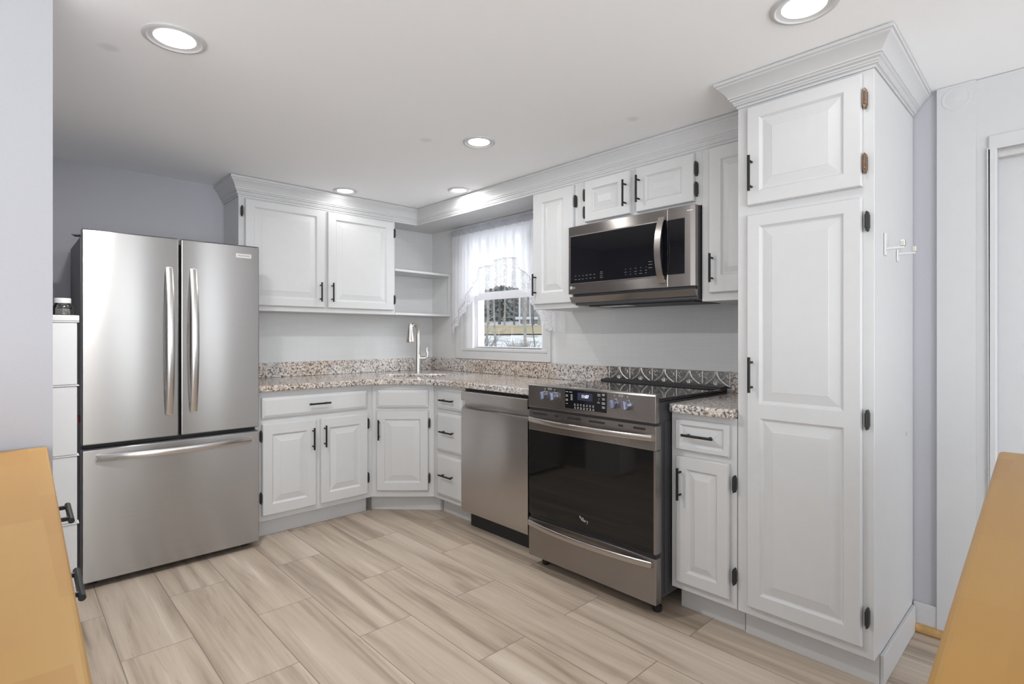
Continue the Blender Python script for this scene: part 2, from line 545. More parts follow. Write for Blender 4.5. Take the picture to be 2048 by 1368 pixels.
# unseen rear room, made up to light the kitchen and reflect in the steel
m = MB()
for a, b in ((-2.26, -2.15), (.45, 1.195), (1.455, 2.31), (2.53, 2.72)): m.box(a, b, -3.26, -3.14, 0, CEIL)
for a, b, z_ in ((-2.15, .45, .06), (1.195, 1.455, .08), (2.31, 2.53, .08)):
    m.box(a, b, -3.26, -3.14, 0, z_); m.box(a, b, -3.26, -3.14, 2.11, CEIL)
S(m.build('wall_rear', M['wall']), 'unseen wall behind the camera, its openings added for light and reflections', 'wall')
m = MB()
m.box(-2.36, -2.26, -3.26, -2.9, 0, CEIL); m.box(-2.36, -2.26, 1.6, 2.02, 0, CEIL)
m.box(-2.36, -2.26, -2.9, 1.6, 0, .06); m.box(-2.36, -2.26, -2.9, 1.6, 2.11, CEIL)
S(m.build('wall_side', M['wall']), 'unseen wall far to the camera side, its wide opening added for light', 'wall')

# right-hand end of the right wall: white boards, door casing, door
m = MB()
m.box(XW - .018, XW, .278, .397, .0, CEIL - .002)
tb = m.build('trim_1', M['trim'])
S(tb, 'flat white casing board with a round rosette near the ceiling', 'trim')
rot_mx = Matrix.Rotation(R(-90), 4, 'Y')
m = MB(); m.lathe([(.046, 0), (.045, .0012), (.041, .0016), (.037, .0008), (.030, .0008), (.026, .0018), (.020, .0011), (.015, .0015), (.010, .0024), (0, .0027)], (XW - .018, .337, 2.135), 40, rot_mx)
m.build('rosette', M['trim'], tb, smooth=True)
m = MB(); m.box(XW - .008, XW, DY1, .278, DZ, CEIL - .003); m.box(XW - .008, XW, DY0 - .1, DY1, DZ + .05, CEIL - .003); m.box(XW - .008, XW, DY1, .278, 0, DZ)
S(m.build('trim_2', M['trim']), 'white painted boards filling in around the door casing', 'trim')
m = MB(); m.box(XW - .020, XW - .008, DY1, .242, 0, DZ); m.box(XW - .020, XW - .008, DY0, .242, DZ, DZ + .05)
S(m.build('trim_3', M['trim'], bevel=.004), 'narrow white casing framing the sliding door', 'trim')
d = empty('door_1', (XW + .06, DY1, 0)); S(d, 'white sliding door at the edge of the picture', 'door')
m = MB(); m.box(0, .035, -.84, 0, .01, DZ - .012)
m.build('slab', M['trim'], d)
m = MB(); m.box(-.008, 0, -.067, 0, .01, DZ - .012); m.box(-.008, 0, -.84, -.067, 1.82, DZ - .012); m.box(-.008, 0, -.84, -.067, .01, .14)
m.build('stile', M['trim'], d)
m = MB(); m.box(-.05, -.012, -.84, 0, DZ - .03, DZ)
m.build('track', M['badge'], d)
m = MB(); m.box(XW - .014, XW, .397, .474, .03, .118)
S(m.build('baseboard_right', M['trim'], bevel=.002), 'short white baseboard between pantry and door casing', 'baseboard')
m = MB(); m.box(XW - .034, XW - .001, .30, .474, 0, .034)
S(m.build('trim_4', M['oak'], bevel=.012, seg=3), 'golden oak shoe moulding under the white baseboard', 'trim')

# ------------------------------------------------------------------ cabinet building blocks (local: x along face, -y to the room, z up)
def rings_mesh(m, rects):
    """nested rectangles (x0,x1,z0,z1,y) joined by quads, last one filled"""
    vs = []; fs = []
    for (x0, x1, z0, z1, y) in rects:
        vs += [(x0, y, z0), (x1, y, z0), (x1, y, z1), (x0, y, z1)]
    n = len(rects)
    for i in range(n - 1):
        for k in range(4):
            fs.append((4 * i + k, 4 * i + (k + 1) % 4, 4 * i + 4 + (k + 1) % 4, 4 * i + 4 + k))
    fs.append(tuple(4 * (n - 1) + k for k in range(4)))
    m.add(vs, fs)

def door_mb(w, h, panels, t=.02):
    """raised-panel door; panels: (x0,x1,z0,z1)"""
    m = MB()
    c = .004
    # back, sides and chamfer
    m.add([(0,0,0),(w,0,0),(w,0,h),(0,0,h)], [(0,1,2,3)])
    o = [(0,-t+c*1.4,0),(w,-t+c*1.4,0),(w,-t+c*1.4,h),(0,-t+c*1.4,h)]
    i_ = [(c,-t,c),(w-c,-t,c),(w-c,-t,h-c),(c,-t,h-c)]
    b_ = [(0,0,0),(w,0,0),(w,0,h),(0,0,h)]
    m.add(b_ + o, [(k,(k+1)%4,4+(k+1)%4,4+k) for k in range(4)])
    m.add(o + i_, [(k,(k+1)%4,4+(k+1)%4,4+k) for k in range(4)])
    xs = sorted({c, w-c} | {p[0] for p in panels} | {p[1] for p in panels})
    zs = sorted({c, h-c} | {p[2] for p in panels} | {p[3] for p in panels})
    for a in range(len(xs)-1):
        for b in range(len(zs)-1):
            cx, cz = (xs[a]+xs[a+1])/2, (zs[b]+zs[b+1])/2
            if any(p[0] < cx < p[1] and p[2] < cz < p[3] for p in panels): continue
            m.add([(xs[a],-t,zs[b]),(xs[a+1],-t,zs[b]),(xs[a+1],-t,zs[b+1]),(xs[a],-t,zs[b+1])], [(0,1,2,3)])
    for (x0,x1,z0,z1) in panels:
        bev = min(.034, (x1-x0)*.18)
        R_ = []
        for ins, dep in ((0,0),(.004,.004),(.008,.0085),(.012,.0095),(.012+bev,.0025),(.014+bev,.0015)):
            R_.append((x0+ins, x1-ins, z0+ins, z1-ins, -t+dep))
        rings_mesh(m, R_)
    return m

def slab_mb(w, h, edge=.018, t=.02, flat=False):
    m = MB()
    R_ = [(0,w,0,h,0),(0,w,0,h,-t+.010),(.003,w-.003,.003,h-.003,-t+.007),(.005,w-.005,.005,h-.005,-t+.006),(edge,w-edge,edge,h-edge,-t),(edge+.002,w-edge-.002,edge+.002,h-edge-.002,-t)]
    rings_mesh(m, R_)
    m.add([(0,0,0),(w,0,0),(w,0,h),(0,0,h)], [(0,1,2,3)])
    return m

HL = .136
def handle_data():
    m = MB()
    m.tube([(0,-.03,-HL/2),(0,-.03,HL/2)], .0055, 14)
    for s in (-1,1): m.tube([(0,0,s*.048),(0,-.03,s*.048)], .0045, 10)
    return m
hproto = handle_data().build('pull_handle', M['black_metal'], smooth=True)
hmesh = hproto.data
bpy.data.objects.remove(hproto)
def handle(parent, x, z, horiz=False, y=-.02, name='handle', scale=1.0):
    o = bpy.data.objects.new(name, hmesh)
    COL.objects.link(o)
    o.parent = parent
    o.location = (x, y, z)
    if horiz: o.rotation_euler = (0, R(90), 0)
    o.scale = (1, 1, scale)
    return o

def hinge_mb():
    m = MB()
    out = [(-.007,-.022),(-.007,.022),(-.004,.026),(-.0045,.030),(0,.0345),(.0045,.030),(.004,.026),(.007,.022),(.007,-.022),(.004,-.026),(.0045,-.030),(0,-.0345),(-.0045,-.030),(-.004,-.026)]
    m.prism([(p[0]*.85, p[1]) for p in out], -.021, 0, 'y')
    m.tube([(0,-.021,-.021),(0,-.021,.021)], .0035, 10)
    return m
hg = hinge_mb().build('hinge', M['hinge'], smooth=True)
hgm = hg.data; bpy.data.objects.remove(hg)
hg = hinge_mb().build('hinge', M['bronze'], smooth=True)
hgb = hg.data; bpy.data.objects.remove(hg)
def hinge(parent, x, z, y=0, bronze=False, side=1):
    o = bpy.data.objects.new('hinge', hgb if bronze else hgm)
    COL.objects.link(o); o.parent = parent
    o.location = (x, y, z)
    o.scale = (side, 1, 1)
    if bronze: o['label'] = 'bronze hinge'
    return o

def door(parent, x0, x1, z0, z1, panels, name='door'):
    w, h = x1-x0, z1-z0
    o = door_mb(w, h, [(a-x0,b-x0,c-z0,d_-z0) for a,b,c,d_ in panels]).build(name, M['cabinet'], parent)
    o.location = (x0, -.0005, z0)
    return o
def drawer(parent, x0, x1, z0, z1, hx=None, edge=.018, name='drawer', panel=None):
    w, h = x1-x0, z1-z0
    if panel: mm = door_mb(w, h, [(panel, w-panel, panel, h-panel)])
    else: mm = slab_mb(w, h, edge)
    o = mm.build(name, M['cabinet'], parent)
    o.location = (x0, -.0005, z0)
    if hx is not None: handle(o, hx-x0, h*.53, True)
    return o

def carcass(parent, w, depth, z0, z1, toe=True, toe_h=.113, toe_d=.08, side_mat=None):
    m = MB().box(0, w, 0, depth, z0, z1)
    o = m.build('body', M['cabinet'], parent, bevel=.0015, seg=1)
    if toe:
        MB().box(.002, w-.002, toe_d, depth, 0, toe_h).build('toe_kick', M['cabinet'], parent)
    return o

def std_panel(x0, x1, z0, z1, mx=.05, mz=.055):
    return [(x0+mx, x1-mx, z0+mz, z1-mz)]

# ------------------------------------------------------------------ base cabinets
BT = .875
c1 = empty('base_cabinet', (1.062, YF, 0), 0, 'white two-door base cabinet beside the refrigerator under the granite counter', 'cabinet')
w = 1.8157-1.062
carcass(c1, w, .58, .113, BT)
drawer(c1, .034, .711, .718, .840, .372)
dl = door(c1, .036, .358, .147, .684, std_panel(.036,.358,.147,.684,.055,.062)); handle(dl, .334-.036, .566-.147)
dr = door(c1, .388, .712, .147, .684, std_panel(.388,.712,.147,.684,.055,.062)); handle(dr, .410-.388, .573-.147)
for z in (.615,.252):
    hinge(c1, .718, z); hinge(c1, .030, z, side=-1)

ang = math.atan2(3.018-YF, XF-1.816)
c2 = empty('base_cabinet', (1.816, YF, 0), ang, 'white angled corner base cabinet with one door below the sink', 'cabinet')
LW = math.hypot(XF-1.816, 3.018-YF)
m = MB()
ca, sa = math.cos(-ang), math.sin(-ang)
def loc2(x, y):
    dx, dy = x-1.816, y-YF
    return (dx*ca - dy*sa, dx*sa + dy*ca)
poly = [loc2(*p) for p in ((1.816,YF),(XF,3.02),(2.70,3.02),(2.70,3.88),(1.816,3.88))]
m.prism(poly, .113, .70)
# an open top frame leaves room for the sink bowl
m.box(0, LW, 0, .02, .70, BT)
m.build('body', M['cabinet'], c2)
toe = [loc2(*p) for p in ((1.86,YF+.086),(2.195,3.045),(2.68,3.045),(2.68,3.86),(1.86,3.86))]
MB().prism(toe, 0, .113).build('toe_kick', M['cabinet'], c2)
drawer(c2, .034, .383, .718, .840, None, name='false_drawer_front')
d2 = door(c2, .034, .383, .158, .697, std_panel(.034,.383,.158,.697,.052,.055)); handle(d2, .020, .572-.158)
for z in (.613,.241): hinge(c2, .390, z)

c3 = empty('base_cabinet', (XF, 3.0178, 0), R(-90), 'narrow white cabinet with three drawers left of the dishwasher', 'cabinet')
carcass(c3, 3.016-2.682, .58, .113, BT)
drawer(c3, .050, .322, .720, .838, .188)
drawer(c3, .050, .322, .441, .695, .190)
drawer(c3, .050, .322, .145, .418, .184)

c4 = empty('base_cabinet', (XF, 1.230, 0), R(-90), 'narrow white base cabinet between range and pantry with one drawer', 'cabinet')
carcass(c4, 1.230-.942, .58, .113, BT)
drawer(c4, .027, .262, .718, .848, .140, panel=.020)
d4 = door(c4, .030, .262, .149, .690, std_panel(.030,.262,.149,.690,.048,.050)); handle(d4, .0235, .576-.149)
for z in (.615,.247): hinge(c4, .282, z)

# ------------------------------------------------------------------ pantry
pc = empty('pantry_cabinet', (XF, .939, 0), R(-90), 'tall white pantry cabinet reaching the ceiling right of the range', 'pantry')
PWD = .939-.477
m = MB(); m.box(0, PWD, 0, XW-XF-.004, .113, CEIL-.003)
m.build('body', M['cabinet'], pc, bevel=.0015, seg=1)
MB().box(.002, PWD-.001, .07, XW-XF-.004, 0, .113).build('toe_kick', M['cabinet'], pc)
MB().box(PWD, PWD+.012, .072, XW-XF-.02, .001, .105).build('baseboard', M['trim'], pc, bevel=.002)
du = door(pc, .043, .429, 1.711, 2.094, [(.090,.376,1.762,2.046)]); handle(du, .020, 1.829-1.711)
dn = door(pc, .043, .429, .152, 1.675, [(.090,.376,.944,1.628),(.092,.377,.209,.889)]); handle(dn, .021, 1.055-.152)
for z in (2.007,1.788): hinge(pc, .4375, z, bronze=True)
for z in (1.591,.922,.255): hinge(pc, .444, z)
# crown round the front and the side of the pantry
CPROF = [(0,0),(.05,0),(.05,.10),(.16,.12),(.16,.17),(.22,.20),(.22,.26),(.34,.30),(.34,.36),(.42,.38),(.42,.44),(.50,.53),(.62,.64),(.76,.74),(.88,.80),(.92,.86),(1,.87),(1,1),(0,1)]
def crown(path_lo, path_hi, z0, z1):
    """path_lo: xy corners at the face, path_hi: matching corners at full projection"""
    m = MB()
    n = len(CPROF)
    vs = []
    for lo, hi in zip(path_lo, path_hi):
        for (o, h) in CPROF:
            k_ = .02+.98*o
            vs.append((lo[0]+(hi[0]-lo[0])*k_, lo[1]+(hi[1]-lo[1])*k_, z0+(z1-z0)*h))
    fs = []
    for i in range(len(path_lo)-1):
        for k in range(n):
            fs.append((i*n+k, i*n+(k+1)%n, (i+1)*n+(k+1)%n, (i+1)*n+k))
    fs.append(tuple(range(n))); fs.append(tuple((len(path_lo)-1)*n+k for k in range(n)))
    m.add(vs, fs)
    return m
pj = .106
m = crown([(.0015,0),(PWD,0),(PWD,XW-XF-.004)], [(-.05,-pj),(PWD+.074,-pj),(PWD+.060,XW-XF-.004)], 2.105, CEIL-.0035)
m.build('crown', M['trim'], pc, smooth=True, angle=20)

# side latch
o = MB().box(-.003,.003,-.003,0,-.009,.009).build('door_catch', M['badge'])
o.location = (2.595, .4765, .818)
tag(o, 'tiny metal catch plate on the side of the pantry', 'catch')

# hooks on the pantry side
def hook(x, z, hh, label):
    h = empty('utility_hook', (x, .4762, z), 0, label, 'hook')
    MB().box(-.014, .014, -.005, 0, -hh, hh).build('backplate', M['plastic'], h, bevel=.002)
    az = 1.512 - z
    MB().box(-.006, .006, -.056, -.004, az-.004, az+.004).build('arm', M['plastic'], h, bevel=.0015)
    MB().box(-.009, .009, -.060, -.046, az+.003, az+.024).build('knob', M['nickel'], h, bevel=.002)
hook(2.257, 1.528, .040, 'white hook with grey square tip and taller backplate on the pantry side')
hook(2.441, 1.506, .0215, 'white hook with grey square tip farther back on the pantry side')

# ------------------------------------------------------------------ wall cabinets
UZ0, UZ1 = 1.365, CEIL-.003
u1 = empty('wall_cabinet', (1.058, YU, UZ0), 0, 'wide white two-door wall cabinet above the counter beside the refrigerator', 'cabinet')
w = 2.166-1.058
MB().box(0, w, 0, YW-YU-.005, 0, UZ1-UZ0).build('body', M['cabinet'], u1, bevel=.0015, seg=1)
z = lambda v: v-UZ0
a = door(u1, .034, .550, z(1.398), z(2.064), [(.085,.491,z(1.449),z(2.019))]); handle(a, .514-.034, z(1.503)-z(1.398), scale=.97)
a = door(u1, .570, 1.090, z(1.398), z(2.064), [(.627,1.025,z(1.447),z(2.016))]); handle(a, .597-.570, z(1.505)-z(1.398), scale=.97)
for zz in (1.983, 1.478):
    hinge(u1, .017, z(zz), side=-1); hinge(u1, 1.098, z(zz))

u2 = empty('wall_cabinet', (XU, 2.314, UZ0), R(-90), 'narrow white wall cabinet between the window and the microwave', 'cabinet')
MB().box(0, 2.314-1.9603, 0, XW-XU-.005, 0, UZ1-UZ0).build('body', M['cabinet'], u2, bevel=.0015, seg=1)
a = door(u2, .014, .333, z(1.395), z(2.064), [(.087,.258,z(1.464),z(2.005))]); handle(a, .042-.014, z(1.512)-z(1.395), scale=.96)
for zz in (1.968, 1.47): hinge(u2, .343, z(zz))

u3 = empty('wall_cabinet', (XU, 1.960, 1.816), R(-90), 'low white two-door wall cabinet directly above the microwave', 'cabinet')
z3 = lambda v: v-1.816
MB().box(0, 1.960-1.2153, 0, XW-XU-.005, 0, UZ1-1.816).build('body', M['cabinet'], u3, bevel=.0015, seg=1)
a = door(u3, .062, .360, z3(1.836), z3(2.064), [(.108,.285,z3(1.886),z3(2.016))]); handle(a, .336-.062, z3(1.942)-z3(1.836))
a = door(u3, .396, .714, z3(1.836), z3(2.064), [(.450,.652,z3(1.884),z3(2.012))]); handle(a, .417-.396, z3(1.948)-z3(1.836))
for zz in (1.988, 1.892): hinge(u3, .056, z3(zz), side=-1); hinge(u3, .722, z3(zz))

u4 = empty('wall_cabinet', (XU, 1.215, UZ0), R(-90), 'narrow white wall cabinet between microwave and tall pantry', 'cabinet')
MB().box(0, 1.215-.941, 0, XW-XU-.005, 0, UZ1-UZ0).build('body', M['cabinet'], u4, bevel=.0015, seg=1)
a = door(u4, .042, .262, z(1.402), z(2.064), [(.098,.222,z(1.478),z(2.005))]); handle(a, .061-.042, z(1.513)-z(1.402), scale=.96)

# open corner shelf
cs = empty('corner_shelf', (2.168, YW-.005, UZ0), 0, 'open white shelf unit in the corner between wall cabinet and window', 'shelf')
sh = [(0,-.305),(.552,-.262),(.552,0),(0,0)]
MB().prism(sh, 0, .018).build('bottom_shelf', M['cabinet'], cs, bevel=.002)
MB().prism(sh, .336, .354).build('middle_shelf', M['cabinet'], cs, bevel=.002)
MB().box(.540,.552,-.262,-.248,.018,.336).build('end_panel', M['cabinet'], cs, bevel=.001)

# soffit over the corner and the window, crown along the wall cabinets
m = MB(); m.box(XU, XW-.004, 2.316, YW-.004, 2.092, CEIL-.004); m.box(2.168, XU, YU, YW-.004, 2.092, CEIL-.004)
S(m.build('trim_5', M['trim']), 'white dropped soffit above the window and open corner shelf', 'trim')
pb, prr = .068, .040
m = crown([(1.058,YW-.004),(1.058,YU),(XU,YU),(XU,.942)], [(1.058-.062,YW-.004),(1.058-.062,YU-pb),(XU-prr,YU-pb),(XU-prr,.942)], 2.072, CEIL-.0035)
S(m.build('trim_6', M['trim'], smooth=True, angle=20), 'white crown moulding running along the tops of the wall cabinets', 'trim')

# ------------------------------------------------------------------ counters
def arc_pts(p0, c, p1, n=10):
    out = []
    for i in range(n+1):
        s_ = i/n
        out.append(((1-s_)**2*p0[0]+2*s_*(1-s_)*c[0]+s_**2*p1[0], (1-s_)**2*p0[1]+2*s_*(1-s_)*c[1]+s_**2*p1[1]))
    return out
front = [(1.062,3.268),(1.66,3.262)] + arc_pts((1.72,3.258),(1.85,3.235),(1.94,3.135),8) + arc_pts((1.96,3.11),(2.07,3.0),(2.085,2.86),8) + [(2.088,2.7),(2.088,1.998)]
outline = front + [(XW-.004,1.998),(XW-.004,YW-.004),(1.062,YW-.004)]
ct = MB().prism(outline, .876, .914).build('countertop', M['granite'])
cut = bpy.data.objects.new('cutter', None)
SC = (2.19, 3.36)
def rrect(w, h, r, n=6):
    pts = []
    for cx, cy, a0 in ((w/2-r,h/2-r,0),(-w/2+r,h/2-r,90),(-w/2+r,-h/2+r,180),(w/2-r,-h/2+r,270)):
        for k in range(n+1):
            a = R(a0+90*k/n); pts.append((cx+r*math.cos(a), cy+r*math.sin(a)))
    return pts
SROT = R(-45)
def srot(p): return (SC[0]+p[0]*math.cos(SROT)-p[1]*math.sin(SROT), SC[1]+p[0]*math.sin(SROT)+p[1]*math.cos(SROT))
hole = [srot(p) for p in rrect(.46,.33,.06)]
cutter = MB().prism(hole, .80, 1.0).build('cutter_mesh', None)
bo = ct.modifiers.new('hole', 'BOOLEAN'); bo.operation = 'DIFFERENCE'; bo.object = cutter; bo.solver = 'EXACT'
dg = bpy.context.evaluated_depsgraph_get()
me = bpy.data.meshes.new_from_object(ct.evaluated_get(dg))
ct.modifiers.clear(); ct.data = me
bpy.data.objects.remove(cutter)
b = ct.modifiers.new('nose', 'BEVEL'); b.width = .009; b.segments = 3; b.limit_method = 'ANGLE'; b.angle_limit = R(50)
tag(ct, 'long L-shaped speckled granite counter with the corner sink', 'countertop')
m = MB(); m.box(1.062, XW-.004, YW-.032, YW-.004, .9145, 1.017); m.box(XW-.032, XW-.004, 2.0, YW-.033, .9145, 1.017)
m.build('backsplash', M['granite'], ct, bevel=.003)

ct2 = MB().prism([(2.075,.942),(2.075,1.20),(2.095,1.229),(XW-.004,1.229),(XW-.004,.942)], .876, .914).build('countertop', M['granite'], bevel=.009, seg=3)
tag(ct2, 'small square granite counter between range and pantry', 'countertop')
MB().box(XW-.032, XW-.004, .943, 1.229, .9145, 1.018).build('backsplash', M['granite'], ct2, bevel=.003)

# sink bowl
sk = empty('sink', (SC[0], SC[1], .876), SROT, 'undermount stainless sink sunk into the granite corner', 'sink')
m = MB()
ring = lambda w_, h_, r_, z_: [(p[0], p[1], z_) for p in rrect(w_, h_, r_)]
rr = [ring(.50,.37,.07,-.001), ring(.458,.328,.06,-.001), ring(.45,.32,.06,-.02), ring(.43,.30,.06,-.15), ring(.38,.25,.05,-.165), ring(.08,.08,.035,-.168)]
n_ = len(rr[0]); vs_ = [p for r_ in rr for p in r_]
fs_ = [(i*n_+k, i*n_+(k+1)%n_, (i+1)*n_+(k+1)%n_, (i+1)*n_+k) for i in range(len(rr)-1) for k in range(n_)]
fs_.append(tuple((len(rr)-1)*n_+k for k in range(n_)))
m.add(vs_, fs_)
m.build('bowl', M['handle_steel'], sk, smooth=True)
MB().lathe([(.04,0),(.04,.003),(.03,.004),(.028,.001),(0,.001)], (0,0,-.168), 24).build('drain', M['chrome'], sk, smooth=True)

# faucet
fa = empty('faucet', (2.351, 3.56, .9145), 0, 'brushed nickel gooseneck faucet with a bell-shaped spray head', 'faucet')
MB().lathe([(.031,0),(.031,.006),(.026,.010),(.0235,.05),(.0215,.13),(.020,.14)], (0,0,0), 28).build('base', M['nickel'], fa, smooth=True)
fd = Vector((-.687,-.727,0)); fr_ = Vector((.727,-.687,0))
dirn = (fd*.95 - fr_*.30).normalized()
pts = [(0,0,.13),(0,0,.20),(0,0,.29)]
r0 = .062
for k in range(1, 10):
    a = math.pi*k/10
    p = dirn*(r0*(1-math.cos(a))) + Vector((0,0,.315+r0*math.sin(a)))
    pts.append(tuple(p))
MB().tube(pts, [.0195,.0185,.0170,.0155,.0145,.0138,.0132,.0126,.0120,.0114,.0108,.0104], 18).build('spout', M['nickel'], fa, smooth=True)
hp = dirn*(2*r0)
prof = [(.008,.084),(.0125,.076),(.0155,.055),(.0195,.025),(.0245,-.008),(.0295,-.040),(.0325,-.052),(.0320,-.056)]
MB().lathe([(r_,z_+.30) for r_,z_ in prof], tuple(hp), 28).build('spray_head', M['nickel'], fa, smooth=True)
MB().lathe([(.027,.2435),(.024,.242),(0,.242)], tuple(hp), 24).build('aerator', M['nickel_dark'], fa, smooth=True)
s0 = fr_*.02+Vector((0,0,.115)); 
m = MB(); m.tube([tuple(fr_*.015+Vector((0,0,.115))), tuple(fr_*.062+Vector((0,0,.115)))], .0135, 16)
lv = m.build('valve', M['nickel'], fa, smooth=True)
q = [fr_*.060+Vector((0,0,.118)), fr_*.072+Vector((0,0,.128)), fr_*.076+Vector((0,0,.145)), fr_*.070+Vector((0,0,.165)), fr_*.068+Vector((0,0,.185)), fr_*.074+Vector((0,0,.198))]
MB().tube([tuple(p) for p in q], [.010,.010,.008,.006,.0065,.004], 12).build('lever', M['chrome'], fa, smooth=True)

# ------------------------------------------------------------------ refrigerator
FX0, FX1, FY = .263, 1.057, 3.218
FW = FX1-FX0
rf = empty('refrigerator', (FX0, FY, 0), 0, 'stainless french-door refrigerator with bottom freezer drawer', 'refrigerator')
MB().box(.006, FW-.006, .075, .645, .03, 1.690).build('body', M['fridge_side'], rf, bevel=.004)
MB().box(.012, FW-.012, .055, .075, .05, 1.685).build('gasket', M['black_plastic'], rf)
def fdoor(x0, x1, z0, z1, name):
    o = MB().box(0, x1-x0, 0, .055, 0, z1-z0).build(name, M['steel'], rf, bevel=.006, seg=3)
    o.location = (x0, 0, z0)
    MB().box(.004, x1-x0-.004, .002, .056, z1-z0-.0005, z1-z0+.0015).build('top_cap', M['fridge_side'], o)
    return o
fd1 = fdoor(0, .3965, .687, 1.709, 'door')
fd2 = fdoor(.4065, FW, .687, 1.709, 'door')
fd3 = fdoor(0, FW, .035, .664, 'freezer_drawer')
def bow_handle(parent, p0, p1, out, wid, thk, n=20, end=.012, name='handle', mat='handle_steel'):
    """flat bowed bar from p0 to p1 (on the face), bulging to local -y"""
    m = MB()
    p0 = Vector(p0); p1 = Vector(p1)
    ax = (p1-p0).normalized(); side = ax.cross(Vector((0,1,0))).normalized()
    rings = []
    for i in range(n+1):
        s_ = i/n
        bow = .004 + out*(1-abs(2*s_-1)**2.2)
        c_ = p0.lerp(p1, s_) + Vector((0,-bow,0))
        sec = []
        for k in range(12):
            a = 2*math.pi*k/12
            e = .55
            sx = math.copysign(abs(math.cos(a))**e, math.cos(a))*wid/2; sy = math.copysign(abs(math.sin(a))**e, math.sin(a))*thk/2
            sec.append(c_ + side*sx + Vector((0, sy, 0)))
        rings.append(sec)
    vs = [p for r_ in rings for p in r_]
    fs = [(i*12+k, i*12+(k+1)%12, (i+1)*12+(k+1)%12, (i+1)*12+k) for i in range(n) for k in range(12)]
    fs += [tuple(range(12)), tuple(n*12+k for k in range(12))]
    m.add(vs, fs)
    for s_ in (.015, .985):
        c_ = p0.lerp(p1, s_); m.tube([tuple(c_+Vector((0,.004,0))), tuple(c_+Vector((0,-.012,0)))], wid*.42, 12)
    return m.build(name, M[mat], parent, smooth=True, angle=50)
bow_handle(fd1, (.352,0,.803-.687), (.352,0,1.555-.687), .045, .036, .016)
bow_handle(fd2, (.462-.4065,0,.806-.687), (.462-.4065,0,1.556-.687), .045, .036, .016)
bow_handle(fd3, (.055,0,.622-.035), (.752,0,.622-.035), .050, .034, .018)
bd = MB().box(0,.080,-.002,0,0,.024).build('badge', M['badge'], fd2, bevel=.001)
bd.location = (.671-.4065, 0, 1.639-.687)
text_mesh('lettering', 'FRIGIDAIRE', .0125, M['badge_ink'], bd, Matrix.Translation((.040,-.0022,.012)) @ FACE_TXT)
for x in (.05, FW-.05):
    MB().lathe([(.022,0),(.022,.02),(.012,.034)], (x,.10,0), 16).build('foot', M['black_plastic'], rf)
MB().box(.002,FW-.002,.035,.075,.028,.05).build('base_grille', M['black_plastic'], rf)
m = MB(); m.add([(-.03,.10,1.69),(.05,.10,1.692),(.05,.16,1.692),(-.012,.16,1.69),(-.03,.10,1.694),(.05,.10,1.70),(.05,.16,1.70),(-.012,.16,1.694)], [(0,3,2,1),(4,5,6,7),(0,1,5,4),(1,2,6,5),(2,3,7,6),(3,0,4,7)])
m.build('hinge_cover', M['fridge_side'], rf)
mg = MB().box(-.012,0,-.02,.02,-.016,.016).build('magnet', M['red'], None, bevel=.003)
mg.location = (FX0+.0055, FY+.14, .80); tag(mg, 'small red magnet clip on the refrigerator side', 'magnet')

# ------------------------------------------------------------------ storage tower and jar
TX0, TX1, TY = -.02, .213, 2.70
tw = empty('storage_tower', (TX0, TY, 0), 0, 'tall white plastic drawer tower squeezed in beside the refrigerator', 'storage unit')
TW_ = TX1-TX0
seams = [.02,.225,.478,.742,1.014,1.262]
MB().box(.004, TW_-.008, .02, .36, 0, 1.262).build('frame', M['plastic'], tw)
for i in range(5):
    z0, z1 = seams[i], seams[i+1]
    m = MB(); m.box(0, TW_-.006, -.012, .02, z0+.0005, z1-.0045)
    o = m.build('drawer', M['plastic'], tw, bevel=.004)
    MB().box(-.001, TW_, -.0145, .03, z1-.0045, z1-.0005).build('lip', M['plastic'], o, bevel=.001)
MB().box(-.002, TW_+.0005, -.014, .37, 1.2625, 1.285).build('top_tray', M['plastic'], tw, bevel=.003)
jr = empty('storage_jar', (.170, 2.80, 1.2855), 0, 'clear plastic jar with a white lid on the storage tower', 'jar')
MB().lathe([(0,.001),(.030,.001),(.033,.005),(.033,.032),(.030,.040),(.025,.045),(.0245,.05),(.023,.05),(.0238,.044),(.0285,.038),(.0315,.031),(.0315,.006),(0,.003)], (0,0,0), 32).build('body', M['jar_glass'], jr, smooth=True)
MB().lathe([(0,.004),(.0308,.006),(.0308,.026),(0,.028)], (0,0,0), 28).build('contents', M['jar_fill'], jr, smooth=True)
MB().lathe([(.0262,.0505),(.0265,.052),(.0265,.068),(.025,.070),(0,.070)], (0,0,0), 32).build('lid', M['plastic'], jr, smooth=True)

# ------------------------------------------------------------------ dishwasher
dw = empty('dishwasher', (2.093, 2.676, 0), R(-90), 'stainless dishwasher with a pocket handle under the counter', 'dishwasher')
WD = .590
MB().box(.004, WD-.004, .030, .60, .10, .868).build('tub', M['black_plastic'], dw)
prof = [(.028,.106),(.0,.110),(-.004,.120),(-.004,.742),(.0,.752),(.018,.762),(.026,.780),(.026,.797),(-.004,.802),(-.006,.806),(-.006,.852),(-.002,.858),(.028,.858)]
MB().prism([(p[0],p[1]) for p in prof], 0, WD, 'x').build('door', M['dw_steel'], dw, smooth=True, angle=30)
MB().box(.006, WD-.006, .07, .09, 0, .104).build('toe_kick', M['black_plastic'], dw)

# ------------------------------------------------------------------ range
RY0 = 1.990; RW = RY0-1.234
rg = empty('range', (2.000, RY0, 0), R(-90), 'dark stainless slide-in electric range with a black oven window', 'range')
RD = .68
MB().box(.006, RW-.006, .028, RD, .075, .920).build('body', M['dark_side'], rg, bevel=.003)
for k, yy in enumerate((.09,.16,.30,.50)):
    pass
m = MB()
for yy in (.035,.075,.115): m.box(RW-.008, RW-.002, yy, yy+.018, .09, .83)
m.build('side_rib', M['dark_side'], rg)
